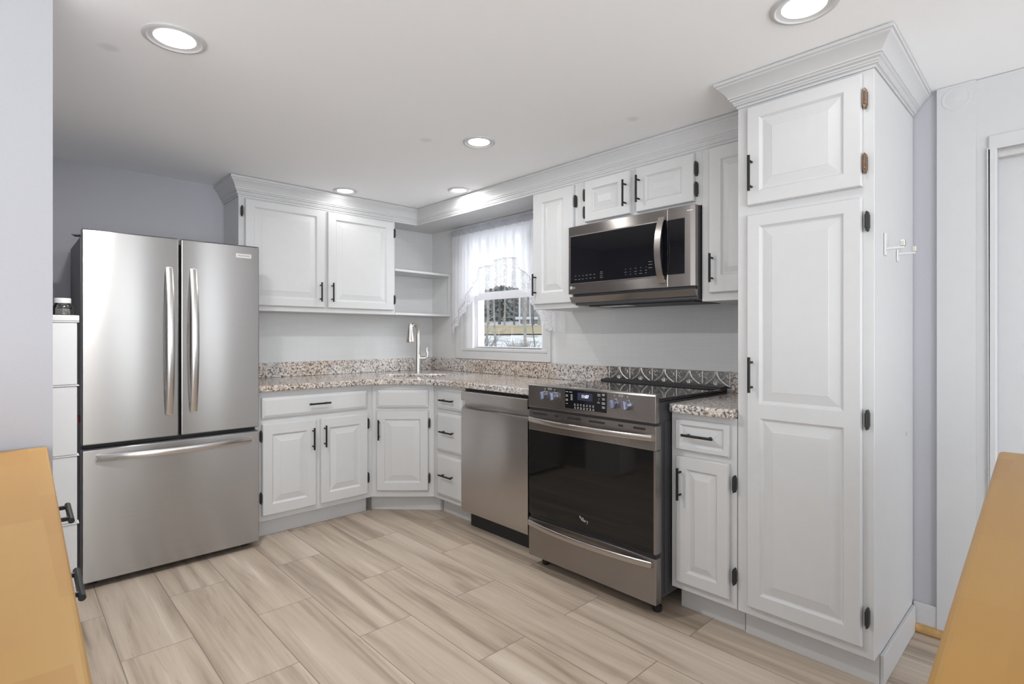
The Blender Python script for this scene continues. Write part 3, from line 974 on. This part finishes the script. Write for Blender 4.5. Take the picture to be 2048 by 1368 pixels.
# cooktop
MB().box(.002, RW-.002, .035, RD-.03, .921, .9365).build('cooktop', M['black_glass'], rg, bevel=.003)
m = MB(); m.prism([(RD-.075,.937),(RD-.066,.947),(RD-.02,.951),(RD-.004,.951),(RD-.004,.921),(RD-.075,.921)], .004, RW-.004, 'x')
m.build('rear_vent', M['black_plastic'], rg, bevel=.002)
# control panel
cp_prof = [(.0,.833),(-.004,.838),(-.002,.948),(.004,.9545),(.040,.9545),(.040,.9375),(.028,.9375),(.028,.833)]
cpn = MB().prism(cp_prof, 0, RW, 'x').build('control_panel', M['dark_steel'], rg, bevel=.0012, smooth=True, angle=30)
m = MB(); m.box(.256,.503,-.006,0,.853,.944); dpn = m.build('display', M['black_glass'], cpn, bevel=.001)
MB().box(.335,.425,-.0064,-.006,.898,.934).build('screen', M['display'], dpn)
text_mesh('digits', '11:07', .020, M['digits'], dpn, Matrix.Translation((.381,-.0068,.917)) @ FACE_TXT, bold=.0006)
random.seed(4)
m = MB()
def legend(m, x, z_, w_, h_=.0022): m.box(x-w_/2, x+w_/2, -.0066, -.006, z_-h_/2, z_+h_/2)
for zz in (.933,.925): legend(m, .268, zz, .014) if zz > .93 else legend(m, .292, .933, .018)
for zz in (.917,.911,.897,.891): legend(m, .268, zz, .013)
legend(m, .268, .876, .010)
for k in range(5): legend(m, .298, .921-.0062*k, .012 - .001*(k%2))
for zz in (.878,.872,.863,.857):
    for k in range(7):
        legend(m, .318+.0185*k + (.001 if zz < .865 else 0), zz+ .0000*k, random.uniform(.006,.010))
for zz in (.935,.928): legend(m, .462, zz, .017); 
legend(m, .462, .914, .004); legend(m, .460, .904, .003); legend(m, .460, .896, .015)
for zz in (.937,.931,.917,.911,.898,.892,.879,.873): legend(m, .488, zz, random.uniform(.014,.019))
m.build('key_legend', M['legend'], dpn)
for i, (kx, kz) in enumerate(((.120,.904),(.186,.904),(.548,.900),(.617,.900))):
    k = MB()
    rm = Matrix.Rotation(R(90), 4, 'X')
    k.lathe([(.0225,0),(.0225,.004),(.021,.006),(.0205,.022),(.019,.025),(0,.025)], (0,0,0), 32, rm)
    kn = k.build('knob', M['blue_knob'], cpn, smooth=True); kn.location = (kx,-.0035,kz)
    g = MB().box(-.005,.005,-.034,-.024,-.019,.019).build('grip', M['blue_knob'], kn, bevel=.002)
    g.rotation_euler = (0, R(-6), 0)
m = MB()
for kx in (.120,.186,.548,.617):
    m.box(kx-.002,kx+.002,-.0042,-.003,.934,.938)
for kx in (.153,.582):
    m.box(kx-.011,kx+.011,-.0042,-.003,.9335,.9348); m.box(kx-.011,kx+.011,-.0042,-.003,.9405,.9418)
    m.box(kx-.011,kx-.0098,-.0042,-.003,.9335,.9418); m.box(kx+.0098,kx+.011,-.0042,-.003,.9335,.9418)
m.build('knob_legend', M['legend'], cpn)
# vent gap and oven door
MB().box(.004, RW-.004, .004, .028, .822, .834).build('vent_gap', M['black_plastic'], rg)
od = empty('oven_door', (0,0,0)); od.parent = rg
MB().box(0, RW, 0, .045, .716, .8215).build('upper_rail', M['dark_steel'], od, bevel=.003)
gl = MB().box(0, RW, .002, .045, .278, .7155).build('oven_window', M['oven_glass'], od, bevel=.002)
MB().box(RW-.010, RW+.0005, -.0005, .045, .278, .7155).build('edge_trim', M['dark_steel'], od)
for xa, xb in ((.03,.13),(.185,.205),(.265,.35),(.40,.49),(.565,.59),(.645,.705)):
    MB().box(xa, xb, -.0006, 0, .800, .809).build('vent_slot', M['black_plastic'], od)
bow_handle(od, (.010,0,.771), (RW-.015,0,.771), .042, .028, .020, mat='handle_dark')
# script mark on the glass
m = MB()
def stroke(pts, r=.0011): m.tube([(p[0], .0012, p[1]) for p in pts], r, 6)
stroke([(.343,.345),(.344,.339),(.348,.335),(.352,.335)], .0022)
stroke([(.353,.337),(.358,.338),(.363,.336),(.366,.333)], .0014)
stroke([(.350,.330),(.355,.327),(.358,.325)]); stroke([(.356,.332),(.362,.327),(.365,.323)], .0014)
stroke([(.366,.331),(.368,.326),(.368,.321)]); stroke([(.371,.330),(.375,.331),(.376,.327),(.373,.321),(.371,.325),(.371,.330)])
stroke([(.379,.323),(.381,.328),(.385,.328)]); stroke([(.387,.330),(.390,.326),(.389,.320),(.386,.316)], .0014)
m.build('brand_mark', M['badge'], od)
MB().box(.004, RW-.004, .01, .028, .256, .278).build('drawer_gap', M['black_plastic'], rg)
wd = MB().box(0, RW, 0, .045, .062, .258).build('warming_drawer', M['dark_steel'], rg, bevel=.003)
bow_handle(wd, (.006,0,.232), (RW-.016,0,.232), .036, .030, .018, mat='handle_dark')
for x, y in ((.045,.085),(RW-.045,.085),(.045,.62),(RW-.045,.62)):
    MB().lathe([(.019,0),(.021,.006),(.021,.024),(.014,.030),(.009,.032),(.009,.078)], (x,y,0), 20).build('foot', M['black_plastic'], rg, smooth=True)

# embossed tin strip behind the range
tp = empty('tin_backsplash', (XW-.0045, 1.998, .9385), R(-90), 'embossed silver tin strip with arches behind the range', 'backsplash')
TL = 1.998-1.236; TH = .082
MB().box(0, TL, -.014, 0, 0, TH).build('panel', M['tin'], tp, bevel=.001)
m = MB()
yf = -.0145
nA = 5; pitch = TL/nA
for i in range(nA):
    cx = (i+.5)*pitch
    for s_ in (-1, 1):
        for off in (0, .010):
            pts = []
            for k in range(9):
                q_ = k/8
                pts.append((cx+s_*(.004+(.060+off)*(q_**1.7))*1.0, yf, .078-off*.3-(.072)*q_**.8))
            m.tube(pts, .0034 if off == 0 else .0024, 6)
    # little fleuron under and beside the arch
    m.tube([(cx,yf,.006),(cx,yf,.030)], [.005,.0015], 6)
    for s_ in (-1,1):
        m.tube([(cx+s_*.006,yf,.006),(cx+s_*.014,yf,.020),(cx+s_*.008,yf,.028)], [.002,.003,.001], 6)
        bx = cx+s_*pitch*.5
        m.tube([(bx-s_*.006,yf,.070),(bx-s_*.020,yf,.060),(bx-s_*.012,yf,.048),(bx-s_*.026,yf,.040)], [.001,.004,.002,.003], 6)
        m.tube([(bx-s_*.034,yf,.066),(bx-s_*.022,yf,.072)], [.003,.001], 6)
for i in range(nA+1):
    bx = min(max(i*pitch, .003), TL-.003)
    m.tube([(bx,yf,.004),(bx,yf,.040),(bx,yf,.078)], [.0018,.0026,.0018], 6)
m.tube([(0,yf,.0805),(TL,yf,.0805)], .0016, 6)
m.build('relief', M['tin_ridge'], tp, smooth=True)

# ------------------------------------------------------------------ microwave
MX = 2.312; MY0 = 1.960
mw = empty('microwave', (MX, MY0, 0), R(-90), 'dark stainless over-the-range microwave under the low wall cabinet', 'microwave')
# local x grows toward the pantry; measured from y 1.988 -> shift
def my(y): return MY0 - y
x0, x1 = my(1.958), my(1.222)
MB().box(x0, x1, .03, XW-MX-.006, 1.376, 1.8145).build('body', M['dark_side'], mw, bevel=.003)
sp_ = my(1.360)
dm = MB().prism([(my(1.986), 0), (sp_-.001, 0), (sp_-.001,.03), (my(1.986),.03)], 1.437, 1.8145).build('door', M['dark_steel'], mw, bevel=.004, seg=3)
cpn2 = MB().prism([(sp_+.001,0),(x1-.022,0),(x1-.003,.012),(x1,.03),(sp_+.001,.03)], 1.437, 1.8145).build('control_panel', M['dark_steel'], mw, bevel=.002)
m = MB(); m.box(my(1.972), my(1.418), -.0022, 0, 1.492, 1.763); fw_ = m.build('window_frame', M['handle_dark'], dm, bevel=.001)
m = MB(); m.box(my(1.967), my(1.362), -.0034, -.001, 1.497, 1.757); win = m.build('window', M['black_glass'], dm)
m = MB(); m.box(my(1.357), my(1.274), -.003, 0, 1.497, 1.757); m.build('panel_glass', M['black_glass'], cpn2)
m = MB()
random.seed(8)
def lg(x, z_, w_, h_=.003): m.box(x-w_/2, x+w_/2, -.0037, -.0034, z_-h_/2, z_+h_/2)
for k in range(6):
    for zz in (1.536,1.517): lg(my(1.93)+.026*k, zz, random.uniform(.008,.016))
for zz in (1.545,1.536,1.524,1.515): lg(my(1.753), zz, .018)
for k in range(5):
    for zz in (1.545,1.530,1.517): lg(my(1.60)+.030*k, zz, random.uniform(.005,.016), .0025)
for zz in (1.570,1.556,1.540): lg(my(1.455), zz, .022)
m.build('key_legend', M['legend_dim'], win)
# bowed handle
def strip_handle(parent):
    m = MB(); n = 18; vs = []; fs = []
    xc = my(1.392)
    for i in range(n+1):
        s_ = i/n; zz = 1.460+(1.778-1.460)*s_
        o_ = .006+.040*(1-abs(2*s_-1)**2)
        for dx, dy in ((-.017,-o_+.004),(-.017,-o_),(.017,-o_-.002),(.017,-o_+.004)): vs.append((xc+dx, dy, zz))
    for i in range(n):
        for k in range(4): fs.append((4*i+k, 4*i+(k+1)%4, 4*i+4+(k+1)%4, 4*i+4+k))
    fs += [(0,1,2,3), (4*n,4*n+1,4*n+2,4*n+3)]
    m.add(vs, fs)
    m.box(xc-.015, xc+.015, -.008, 0, 1.462, 1.474); m.box(xc-.015, xc+.015, -.008, 0, 1.764, 1.776)
    return m.build('handle', M['handle_dark'], parent, smooth=True, angle=40)
strip_handle(dm)
# round mark and two letters
mk = MB().lathe([(.0095,0),(.0095,.001),(.0085,.0014),(0,.0014)], (my(1.965),0,1.473), 24, Matrix.Rotation(R(90),4,'X')).build('logo', M['badge'], dm)
text_mesh('lettering', 'LG', .014, M['badge'], dm, Matrix.Translation((my(1.944),-.0005,1.473)) @ FACE_TXT)
MB().box(my(1.262), my(1.232), -.0004, 0, 1.787, 1.790).build('lettering', M['badge'], cpn2)
MB().box(x0+.01, x1-.004, .012, .03, 1.420, 1.437).build('air_gap', M['black_plastic'], mw)
MB().prism([(.002,1.422),(.030,1.424),(.060,1.386),(.050,1.383),(.022,1.390)], x0-.022, x1-.002, 'x').build('grease_lip', M['dark_steel'], mw, bevel=.001)
MB().box(x0+.05, x1-.05, .09, .36, 1.370, 1.3765).build('filter_panel', M['black_plastic'], mw)
MB().box(x0+.12, x0+.30, .10, .17, 1.3665, 1.3700).build('task_light_lens', M['badge'], mw)

# ------------------------------------------------------------------ kitchen window and curtain
wn1 = empty('window_1', (XW, 2.985, 1.02)); S(wn1, 'white double-hung kitchen window looking out on snow and trees', 'window')
def wbx(m, y0, y1, z0, z1, xa, xb): m.box(xa-XW, xb-XW, y0-2.985, y1-2.985, z0-1.02, z1-1.02)
m = MB()
wbx(m, 3.455, 3.545, 1.0215, 2.088, XW-.022, XW-.003); wbx(m, 2.487, 2.515, 1.0215, 2.088, XW-.022, XW-.003)
wbx(m, 2.515, 2.56, 1.0215, 2.088, XW-.018, XW-.003); wbx(m, 3.41, 3.455, 1.0215, 2.088, XW-.016, XW-.003)
wbx(m, 2.515, 3.455, 1.0215, 1.085, XW-.022, XW-.003); wbx(m, 2.515, 3.455, 2.03, 2.088, XW-.022, XW-.003)
m.build('casing', M['cabinet'], wn1, bevel=.003)
m = MB(); wbx(m, 2.515, 3.455, 1.085, 1.105, XW-.026, XW+.03)
m.build('sill', M['cabinet'], wn1, bevel=.003)
m = MB()
wbx(m, 3.345, 3.41, 1.105, 2.03, XW, XW+.12); wbx(m, 2.56, 2.585, 1.105, 2.03, XW, XW+.12)
wbx(m, 2.585, 3.345, 2.00, 2.03, XW, XW+.12); wbx(m, 2.585, 3.345, 1.105, 1.112, XW+.03, XW+.12)
m.build('frame', M['outdoor_white'], wn1)
m = MB()
wbx(m, 3.315, 3.345, 1.112, 1.545, XW+.03, XW+.06); wbx(m, 2.585, 2.60, 1.112, 1.545, XW+.03, XW+.06)
wbx(m, 2.60, 3.315, 1.112, 1.122, XW+.03, XW+.06); wbx(m, 2.60, 3.315, 1.488, 1.545, XW+.03, XW+.06)
ls = m.build('lower_sash', M['outdoor_white'], wn1, bevel=.002)
m = MB(); wbx(m, 2.60, 3.315, 1.122, 1.488, XW+.043, XW+.047); m.build('pane', M['glass'], ls)
m = MB()
wbx(m, 3.315, 3.345, 1.51, 2.00, XW+.07, XW+.10); wbx(m, 2.585, 2.60, 1.51, 2.00, XW+.07, XW+.10)
wbx(m, 2.60, 3.315, 1.51, 1.55, XW+.07, XW+.10); wbx(m, 2.60, 3.315, 1.975, 2.00, XW+.07, XW+.10)
us = m.build('upper_sash', M['outdoor_white'], wn1, bevel=.002)
m = MB(); wbx(m, 2.60, 3.315, 1.55, 1.975, XW+.083, XW+.087); m.build('pane', M['glass'], us)

rod = MB().tube([(2.672,3.575,2.035),(2.672,2.40,2.035)], .004, 10).build('curtain_rod', M['trim'], smooth=True)
tag(rod, 'thin white rod across the top of the kitchen window', 'curtain rod')
MB().tube([(2.672,3.565,2.035),(XW-.004,3.565,2.035)], .004, 8).build('bracket', M['trim'], rod)

def interp(tab, y):
    tab = sorted(tab)
    if y <= tab[0][0]: return tab[0][1]
    for (a, za), (b_, zb) in zip(tab, tab[1:]):
        if y <= b_: return za+(zb-za)*(y-a)/max(1e-6, b_-a)
    return tab[-1][1]
B1 = [(2.41,1.36),(2.50,1.46),(2.62,1.60),(2.74,1.685),(2.775,1.70),(2.785,1.765),(2.9,1.775),(3.02,1.768),(3.03,1.735),(3.195,1.730),(3.205,1.64),(3.30,1.575),(3.345,1.515),(3.40,1.45),(3.47,1.36),(3.52,1.30),(3.55,1.27)]
B2 = [(2.41,1.24),(2.50,1.25),(2.58,1.37),(2.66,1.49),(2.76,1.545),(2.95,1.575),(3.15,1.55),(3.25,1.50),(3.34,1.43),(3.42,1.36),(3.50,1.25),(3.55,1.20)]
def fold(y, v):
    k = .35+.65*min(1, v*1.5)
    return .010*k*math.sin(y*62+1.2*math.sin(y*11))+.006*k*math.sin(y*131+.7)
cur = empty('curtain', (2.672, 2.985, 2.035), 0, 'white sheer swag curtain with a lace edge over the window', 'curtain')
NY = 150
ys = [2.41+(3.55-2.41)*i/NY for i in range(NY+1)]
def sheet(top, bot, nz, name, mat, xoff=0):
    m = MB(); vs = []; fs = []
    for j in range(nz+1):
        for y in ys:
            zt, zb = top(y), bot(y)
            zz = zt+(zb-zt)*j/nz
            v = (2.035-zz)/.5
            vs.append((-.006+fold(y, v)+xoff, y-2.985+.004*math.sin(zz*40), zz-2.035))
    for j in range(nz):
        for i in range(NY):
            a_ = j*(NY+1)+i
            fs.append((a_, a_+1, a_+NY+2, a_+NY+1))
    m.add(vs, fs)
    return m.build(name, mat, cur, smooth=True, angle=180)
sheet(lambda y: 2.012, lambda y: interp(B1, y), 14, 'sheer_panel', M['sheer'])
sheet(lambda y: interp(B1, y), lambda y: min(interp(B2, y), interp(B1, y)-.01)+.006*math.sin(y*150), 6, 'lace_edge', M['lace'])
# gathered heading
m = MB(); vs = []; fs = []
NH = 300
for j in range(7):
    for i in range(NH+1):
        y = 2.41+1.14*i/NH
        zz = 2.058-.048*j/6
        amp = .007*(1.2 if y < 3.25 else .35)
        vs.append((-.008+amp*math.sin(y*260+2*math.sin(y*37))+.003*math.sin(y*90+j)-.006*math.sin(math.pi*j/6), y-2.985, zz-2.035+.004*math.sin(y*170+j)))
for j in range(6):
    for i in range(NH):
        a_ = j*(NH+1)+i; fs.append((a_, a_+1, a_+NH+2, a_+NH+1))
m.add(vs, fs); m.build('heading', M['sheer_head'], cur, smooth=True, angle=180)
# rolled seam cord between sheer and lace
m = MB(); m.tube([(-.010+fold(y,(2.035-interp(B1,y))/.5), y-2.985, interp(B1,y)-2.035) for y in ys], .0022, 5)
m.build('seam', M['sheer_head'], cur)

# ------------------------------------------------------------------ recessed ceiling lights
def can(x, y, r, power, label):
    t_ = empty('ceiling_light', (x, y, CEIL), 0, label, 'ceiling light', 'recessed ceiling lights')
    MB().lathe([(r,-.0005),(r,-.004),(r*.94,-.007),(r*.86,-.0075),(r*.83,-.005),(r*.80,-.003),(r*.64,-.0015),(r*.64,-.0005)], (0,0,0), 48).build('trim_ring', M['trim'], t_, smooth=True)
    MB().lathe([(r*.66,-.0012),(r*.64,-.003),(r*.4,-.0042),(0,-.0046)], (0,0,0), 40).build('lens', M['lens'], t_, smooth=True)
    l = bpy.data.lights.new('bulb', 'AREA'); l.shape = 'DISK'; l.size = r*1.2; l.energy = power; l.color = CAN_COLOR
    o = bpy.data.objects.new('bulb', l); COL.objects.link(o); o.parent = t_; o.location = (0,0,-.010)
can(.411, 2.061, .093, 17.0, 'recessed ceiling light in front of the refrigerator')
can(1.736, .569, .093, 0.7, 'recessed ceiling light nearest the pantry crown')
can(1.754, 2.102, .082, 3.6, 'recessed ceiling light over the middle of the floor')
can(1.685, 3.435, .080, .6, 'recessed ceiling light close above the two-door wall cabinet')
can(2.238, 2.891, .076, 4.0, 'recessed ceiling light close above the kitchen window crown')

# ------------------------------------------------------------------ butcher block counters near the camera
lc = empty('island_cabinet', (.074, 1.868, 0), R(88.73), 'white cabinet with black pulls under the left butcher block', 'cabinet')
# local x runs from the far end (0) ... cabinet extends along world -y: local -x
LCW = 1.45
MB().box(-LCW, 0, .022, .60, .10, .874).build('body', M['cabinet'], lc)
MB().box(-LCW, 0, .09, .58, 0, .10).build('toe_kick', M['cabinet'], lc)
for k, (xa, xb) in enumerate(((-.02-.50,-.02),(-.02-.94,-.54),(-1.44,-.98))):
    o = slab_mb(xb-xa, .15).build('drawer', M['cabinet'], lc); o.location = (xa, .0215, .715)
    o2 = door_mb(xb-xa, .56, [(.05,xb-xa-.05,.05,.51)]).build('door', M['cabinet'], lc); o2.location = (xa, .0215, .135)
    hx = (-.41, -.69, -1.2)[k]
    hz = (.835,.782,.79)[k]
    h_ = handle(o, hx-xa, hz-.715, True)
    h_.location.y = -.026
    handle(o2, .03, .48)
bt = empty('butcher_block_top', (0, 0, .876), 0)
o = MB().prism([(-.56,.42),(.051,.42),(.083,1.870),(-.53,1.884)], 0, .038).build('butcher_block_top', M['butcher_y'], None, bevel=.005, seg=3)
bpy.data.objects.remove(bt)
o.location = (0,0,.876)
tag(o, 'honey maple butcher block top on the left, against the lavender wall', 'countertop')

rc = empty('island_cabinet', (.53, .066, 0), R(182.4), 'white cabinet under the right butcher block near the pantry', 'cabinet')
MB().box(-1.27, 0, .0, .56, .10, .874).build('body', M['cabinet'], rc)
MB().box(-1.25, -.02, .06, .52, 0, .10).build('toe_kick', M['cabinet'], rc)
o = MB().prism([(.50,.0885),(1.838,.145),(1.862,-.46),(.52,-.515)], 0, .038).build('butcher_block_top', M['butcher_x'], None, bevel=.010, seg=4)
o.location = (0,0,.876)
tag(o, 'honey maple butcher block top on the right, pointing at the pantry', 'countertop')

# ------------------------------------------------------------------ outdoors, seen through the kitchen window
F2 = Vector((.6866,.7270,0)); R2 = Vector((.7270,-.6866,0))
def vp(d, r, z): 
    p = F2*d+R2*r; return (p.x, p.y, z)
TERR = [(4.6,-.35),(8,.30),(12,.88),(16,1.19),(22,1.60),(30,2.0),(60,2.6)]
def terr(d): return interp(TERR, d)
def strip(d0, d1, nd, name, mat, lift=0, half=12, wob=0):
    m = MB(); vs = []; fs = []; nr = 24
    for i in range(nd+1):
        for j in range(nr+1):
            r_ = -half+2*half*j/nr
            d_ = d0+(d1-d0)*i/nd
            d_ += wob*noise.noise(Vector((r_*.8, i*3.1, 0))) if i in (0, nd) else 0
            vs.append(vp(d_, r_, terr(d_)+lift+.04*noise.noise(Vector((r_, d_, 3)))))
    for i in range(nd):
        for j in range(nr):
            a_ = i*(nr+1)+j; fs.append((a_, a_+1, a_+nr+2, a_+nr+1))
    m.add(vs, fs)
    return m.build(name, mat, None, smooth=True)
S(strip(5.2, 60, 40, 'ground_snow', M['snow'], 0, 14), 'patchy snow covering the yard outside the window', 'snow')
S(strip(16.4, 22.0, 8, 'lawn', M['lawn'], .035, 13, .5), 'band of dry winter lawn between the snow patches', 'lawn')

def trunk(d, r_, rad, h, label, bend=0, group=None, mat='bark', seed=0):
    random.seed(seed)
    t_ = empty('tree', vp(d, r_, terr(d)-.05), 0, label, 'tree', group)
    pts = []; rs = []
    for k in range(9):
        q_ = k/8
        pts.append((bend*math.sin(q_*2.2)+random.uniform(-.02,.02), random.uniform(-.02,.02), h*q_)); rs.append(rad*(1.25 if k == 0 else 1)*(1-.55*q_))
    MB().tube(pts, rs, 10).build('trunk', M[mat], t_, smooth=True)
    m = MB()
    for k in range(10):
        z_ = h*random.uniform(.35,.95); a_ = random.uniform(0,6.28); L = random.uniform(.15,.5)
        b0 = Vector((bend*math.sin(z_/h*2.2),0,z_)); b1 = b0+Vector((math.cos(a_)*L, math.sin(a_)*L, L*.6)); mid = b0.lerp(b1,.5)+Vector((0,0,.1))
        m.tube([tuple(b0),tuple(mid),tuple(b1)], [rad*.3,rad*.2,.006], 6)
    m.build('branch', M[mat], t_)
    return t_
trunk(12.5, -.575, .026, 6.5, 'slim grey tree trunk leftmost in the window view', seed=1)
trunk(12.0, -.365, .024, 6.0, 'slim tree trunk second from left in the window view', bend=-.15, seed=2)
trunk(11.5, .285, .031, 6.5, 'thicker tree trunk right of centre in the window view', seed=3)
trunk(10.0, .46, .011, 4.0, 'thin curved sapling near the right edge of the window pane', bend=-.25, mat='bark_dark', seed=4)
random.seed(11)
# evergreen crown source: ragged tiers of drooping boughs
def conifer(seed):
    random.seed(seed)
    m = MB()
    H_ = 8.0
    for k in range(240):
        q_ = (k/240)**.9
        z_ = .12+q_*(H_-.2); L = (1-q_)*.80+.14
        a_ = k*2.4+random.uniform(-.3,.3); L *= random.uniform(.7,1.15)
        c_, s_ = math.cos(a_), math.sin(a_)
        wdt = .17*(1-q_*.6)
        tip = (c_*L, s_*L, z_-.28*L); mid = (c_*L*.55, s_*L*.55, z_-.05*L)
        px_, py_ = -s_*wdt, c_*wdt
        m.add([(0,0,z_),(mid[0]+px_,mid[1]+py_,mid[2]-.08),tip,(mid[0]-px_,mid[1]-py_,mid[2]-.08),(mid[0],mid[1],mid[2]+.10),(mid[0],mid[1],mid[2]-.18)],
              [(0,1,4),(1,2,4),(2,3,4),(3,0,4),(0,5,1),(1,5,2),(2,5,3),(3,5,0)])
    return m
fol = [conifer(s).build('foliage', M['evergreen']) for s in (1, 2, 3)]
folm = [o.data for o in fol]
for o in fol: bpy.data.objects.remove(o)
tkm_o = MB().tube([(0,0,0),(0,0,4),(0,0,7.8)], [.16,.11,.02], 8).build('trunk', M['bark_dark']); tkm = tkm_o.data; bpy.data.objects.remove(tkm_o)
spots = []
for row, d0 in enumerate((28, 30.8, 33.6, 36.4, 39.2, 42)):
    for k in range(4):
        spots.append((d0 + random.uniform(-.15, .15), -4.4 + 2.5*k + (0, 1.25, .6, 1.85, .3, 1.5)[row] + random.uniform(-.08, .08)))
spots = [p for p in spots if not (p[0] < 29 and .2 < p[1] < 3.4)]
for k, (d_, r_) in enumerate(spots):
    t_ = empty('tree', vp(d_, r_, terr(d_)-.05), random.uniform(0,6), 'dark evergreen in the tree line beyond the snowy lawn', 'tree', 'evergreens beyond the lawn')
    s_ = random.uniform(.95,1.12); t_.scale = (s_, s_, s_)
    for nm, md in (('foliage', folm[k%3]), ('trunk', tkm)):
        o = bpy.data.objects.new(nm, md); COL.objects.link(o); o.parent = t_
for k in range(14):
    trunk((22.8,23.6,24.3)[k%3], -2.4+.36*k+random.uniform(-.08,.08), random.uniform(.03,.055), 7, 'bare grey trunk standing before the dark evergreens', group='bare trunks before the evergreens', mat=('bark','bark_dark')[k%2], seed=30+k)
# small shed
shd = empty('shed', vp(25.2, 1.15, terr(25.2)-.1), R(-43), 'small grey shed with white trim among the distant trees', 'shed')
MB().box(-.8,1.5,0,2,0,2.0).build('wall', M['shed'], shd)
MB().box(-1.0,1.7,-.15,.05,.30,.42).build('porch_rail', M['outdoor_white'], shd)
m = MB()
for x in (-.8,-.3,.2,.9,1.5): m.box(x-.04,x+.04,-.06,0,0,2.0)
m.build('post', M['outdoor_white'], shd)
MB().prism([(-1.0,2.0),(1.7,2.0),(.35,2.9)], -.2, 2.2, 'y').build('roof', M['snow'], shd)
# brush at the bottom of the view
def shrub(d, r_, n, hgt, label, seed, mat='brush'):
    random.seed(seed)
    t_ = empty('shrub', vp(d, r_, terr(d)-.03), 0, label, 'shrub')
    m = MB()
    for k in range(n):
        a_ = random.uniform(0,6.28); L = random.uniform(.2,.6)*hgt; h_ = hgt*random.uniform(.5,1)
        p1 = Vector((math.cos(a_)*L*.5, math.sin(a_)*L*.5, h_*.55)); p2 = Vector((math.cos(a_)*L*1.1, math.sin(a_)*L*1.1, h_))
        m.tube([(0,0,0), tuple(p1), tuple(p2)], [.008,.006,.002], 5)
        for q in range(2):
            p3 = p1+Vector((random.uniform(-.2,.2),random.uniform(-.2,.2),random.uniform(.1,.3)))
            m.tube([tuple(p1), tuple(p3)], [.004,.002], 4)
    o = m.build('twigs', M[mat], t_)
    return t_
shrub(9.6, -.64, 40, .85, 'bare forked shrub at the left of the window view', 1, 'bark_dark')
shrub(8.2, -.26, 90, .80, 'tangled dry brush low in the middle of the window view', 2)
shrub(9.9, .14, 100, .62, 'tangled dry brush below the thicker tree trunk', 3)
shrub(8.3, .62, 90, .80, 'tangled dry brush low at the right of the window view', 5)
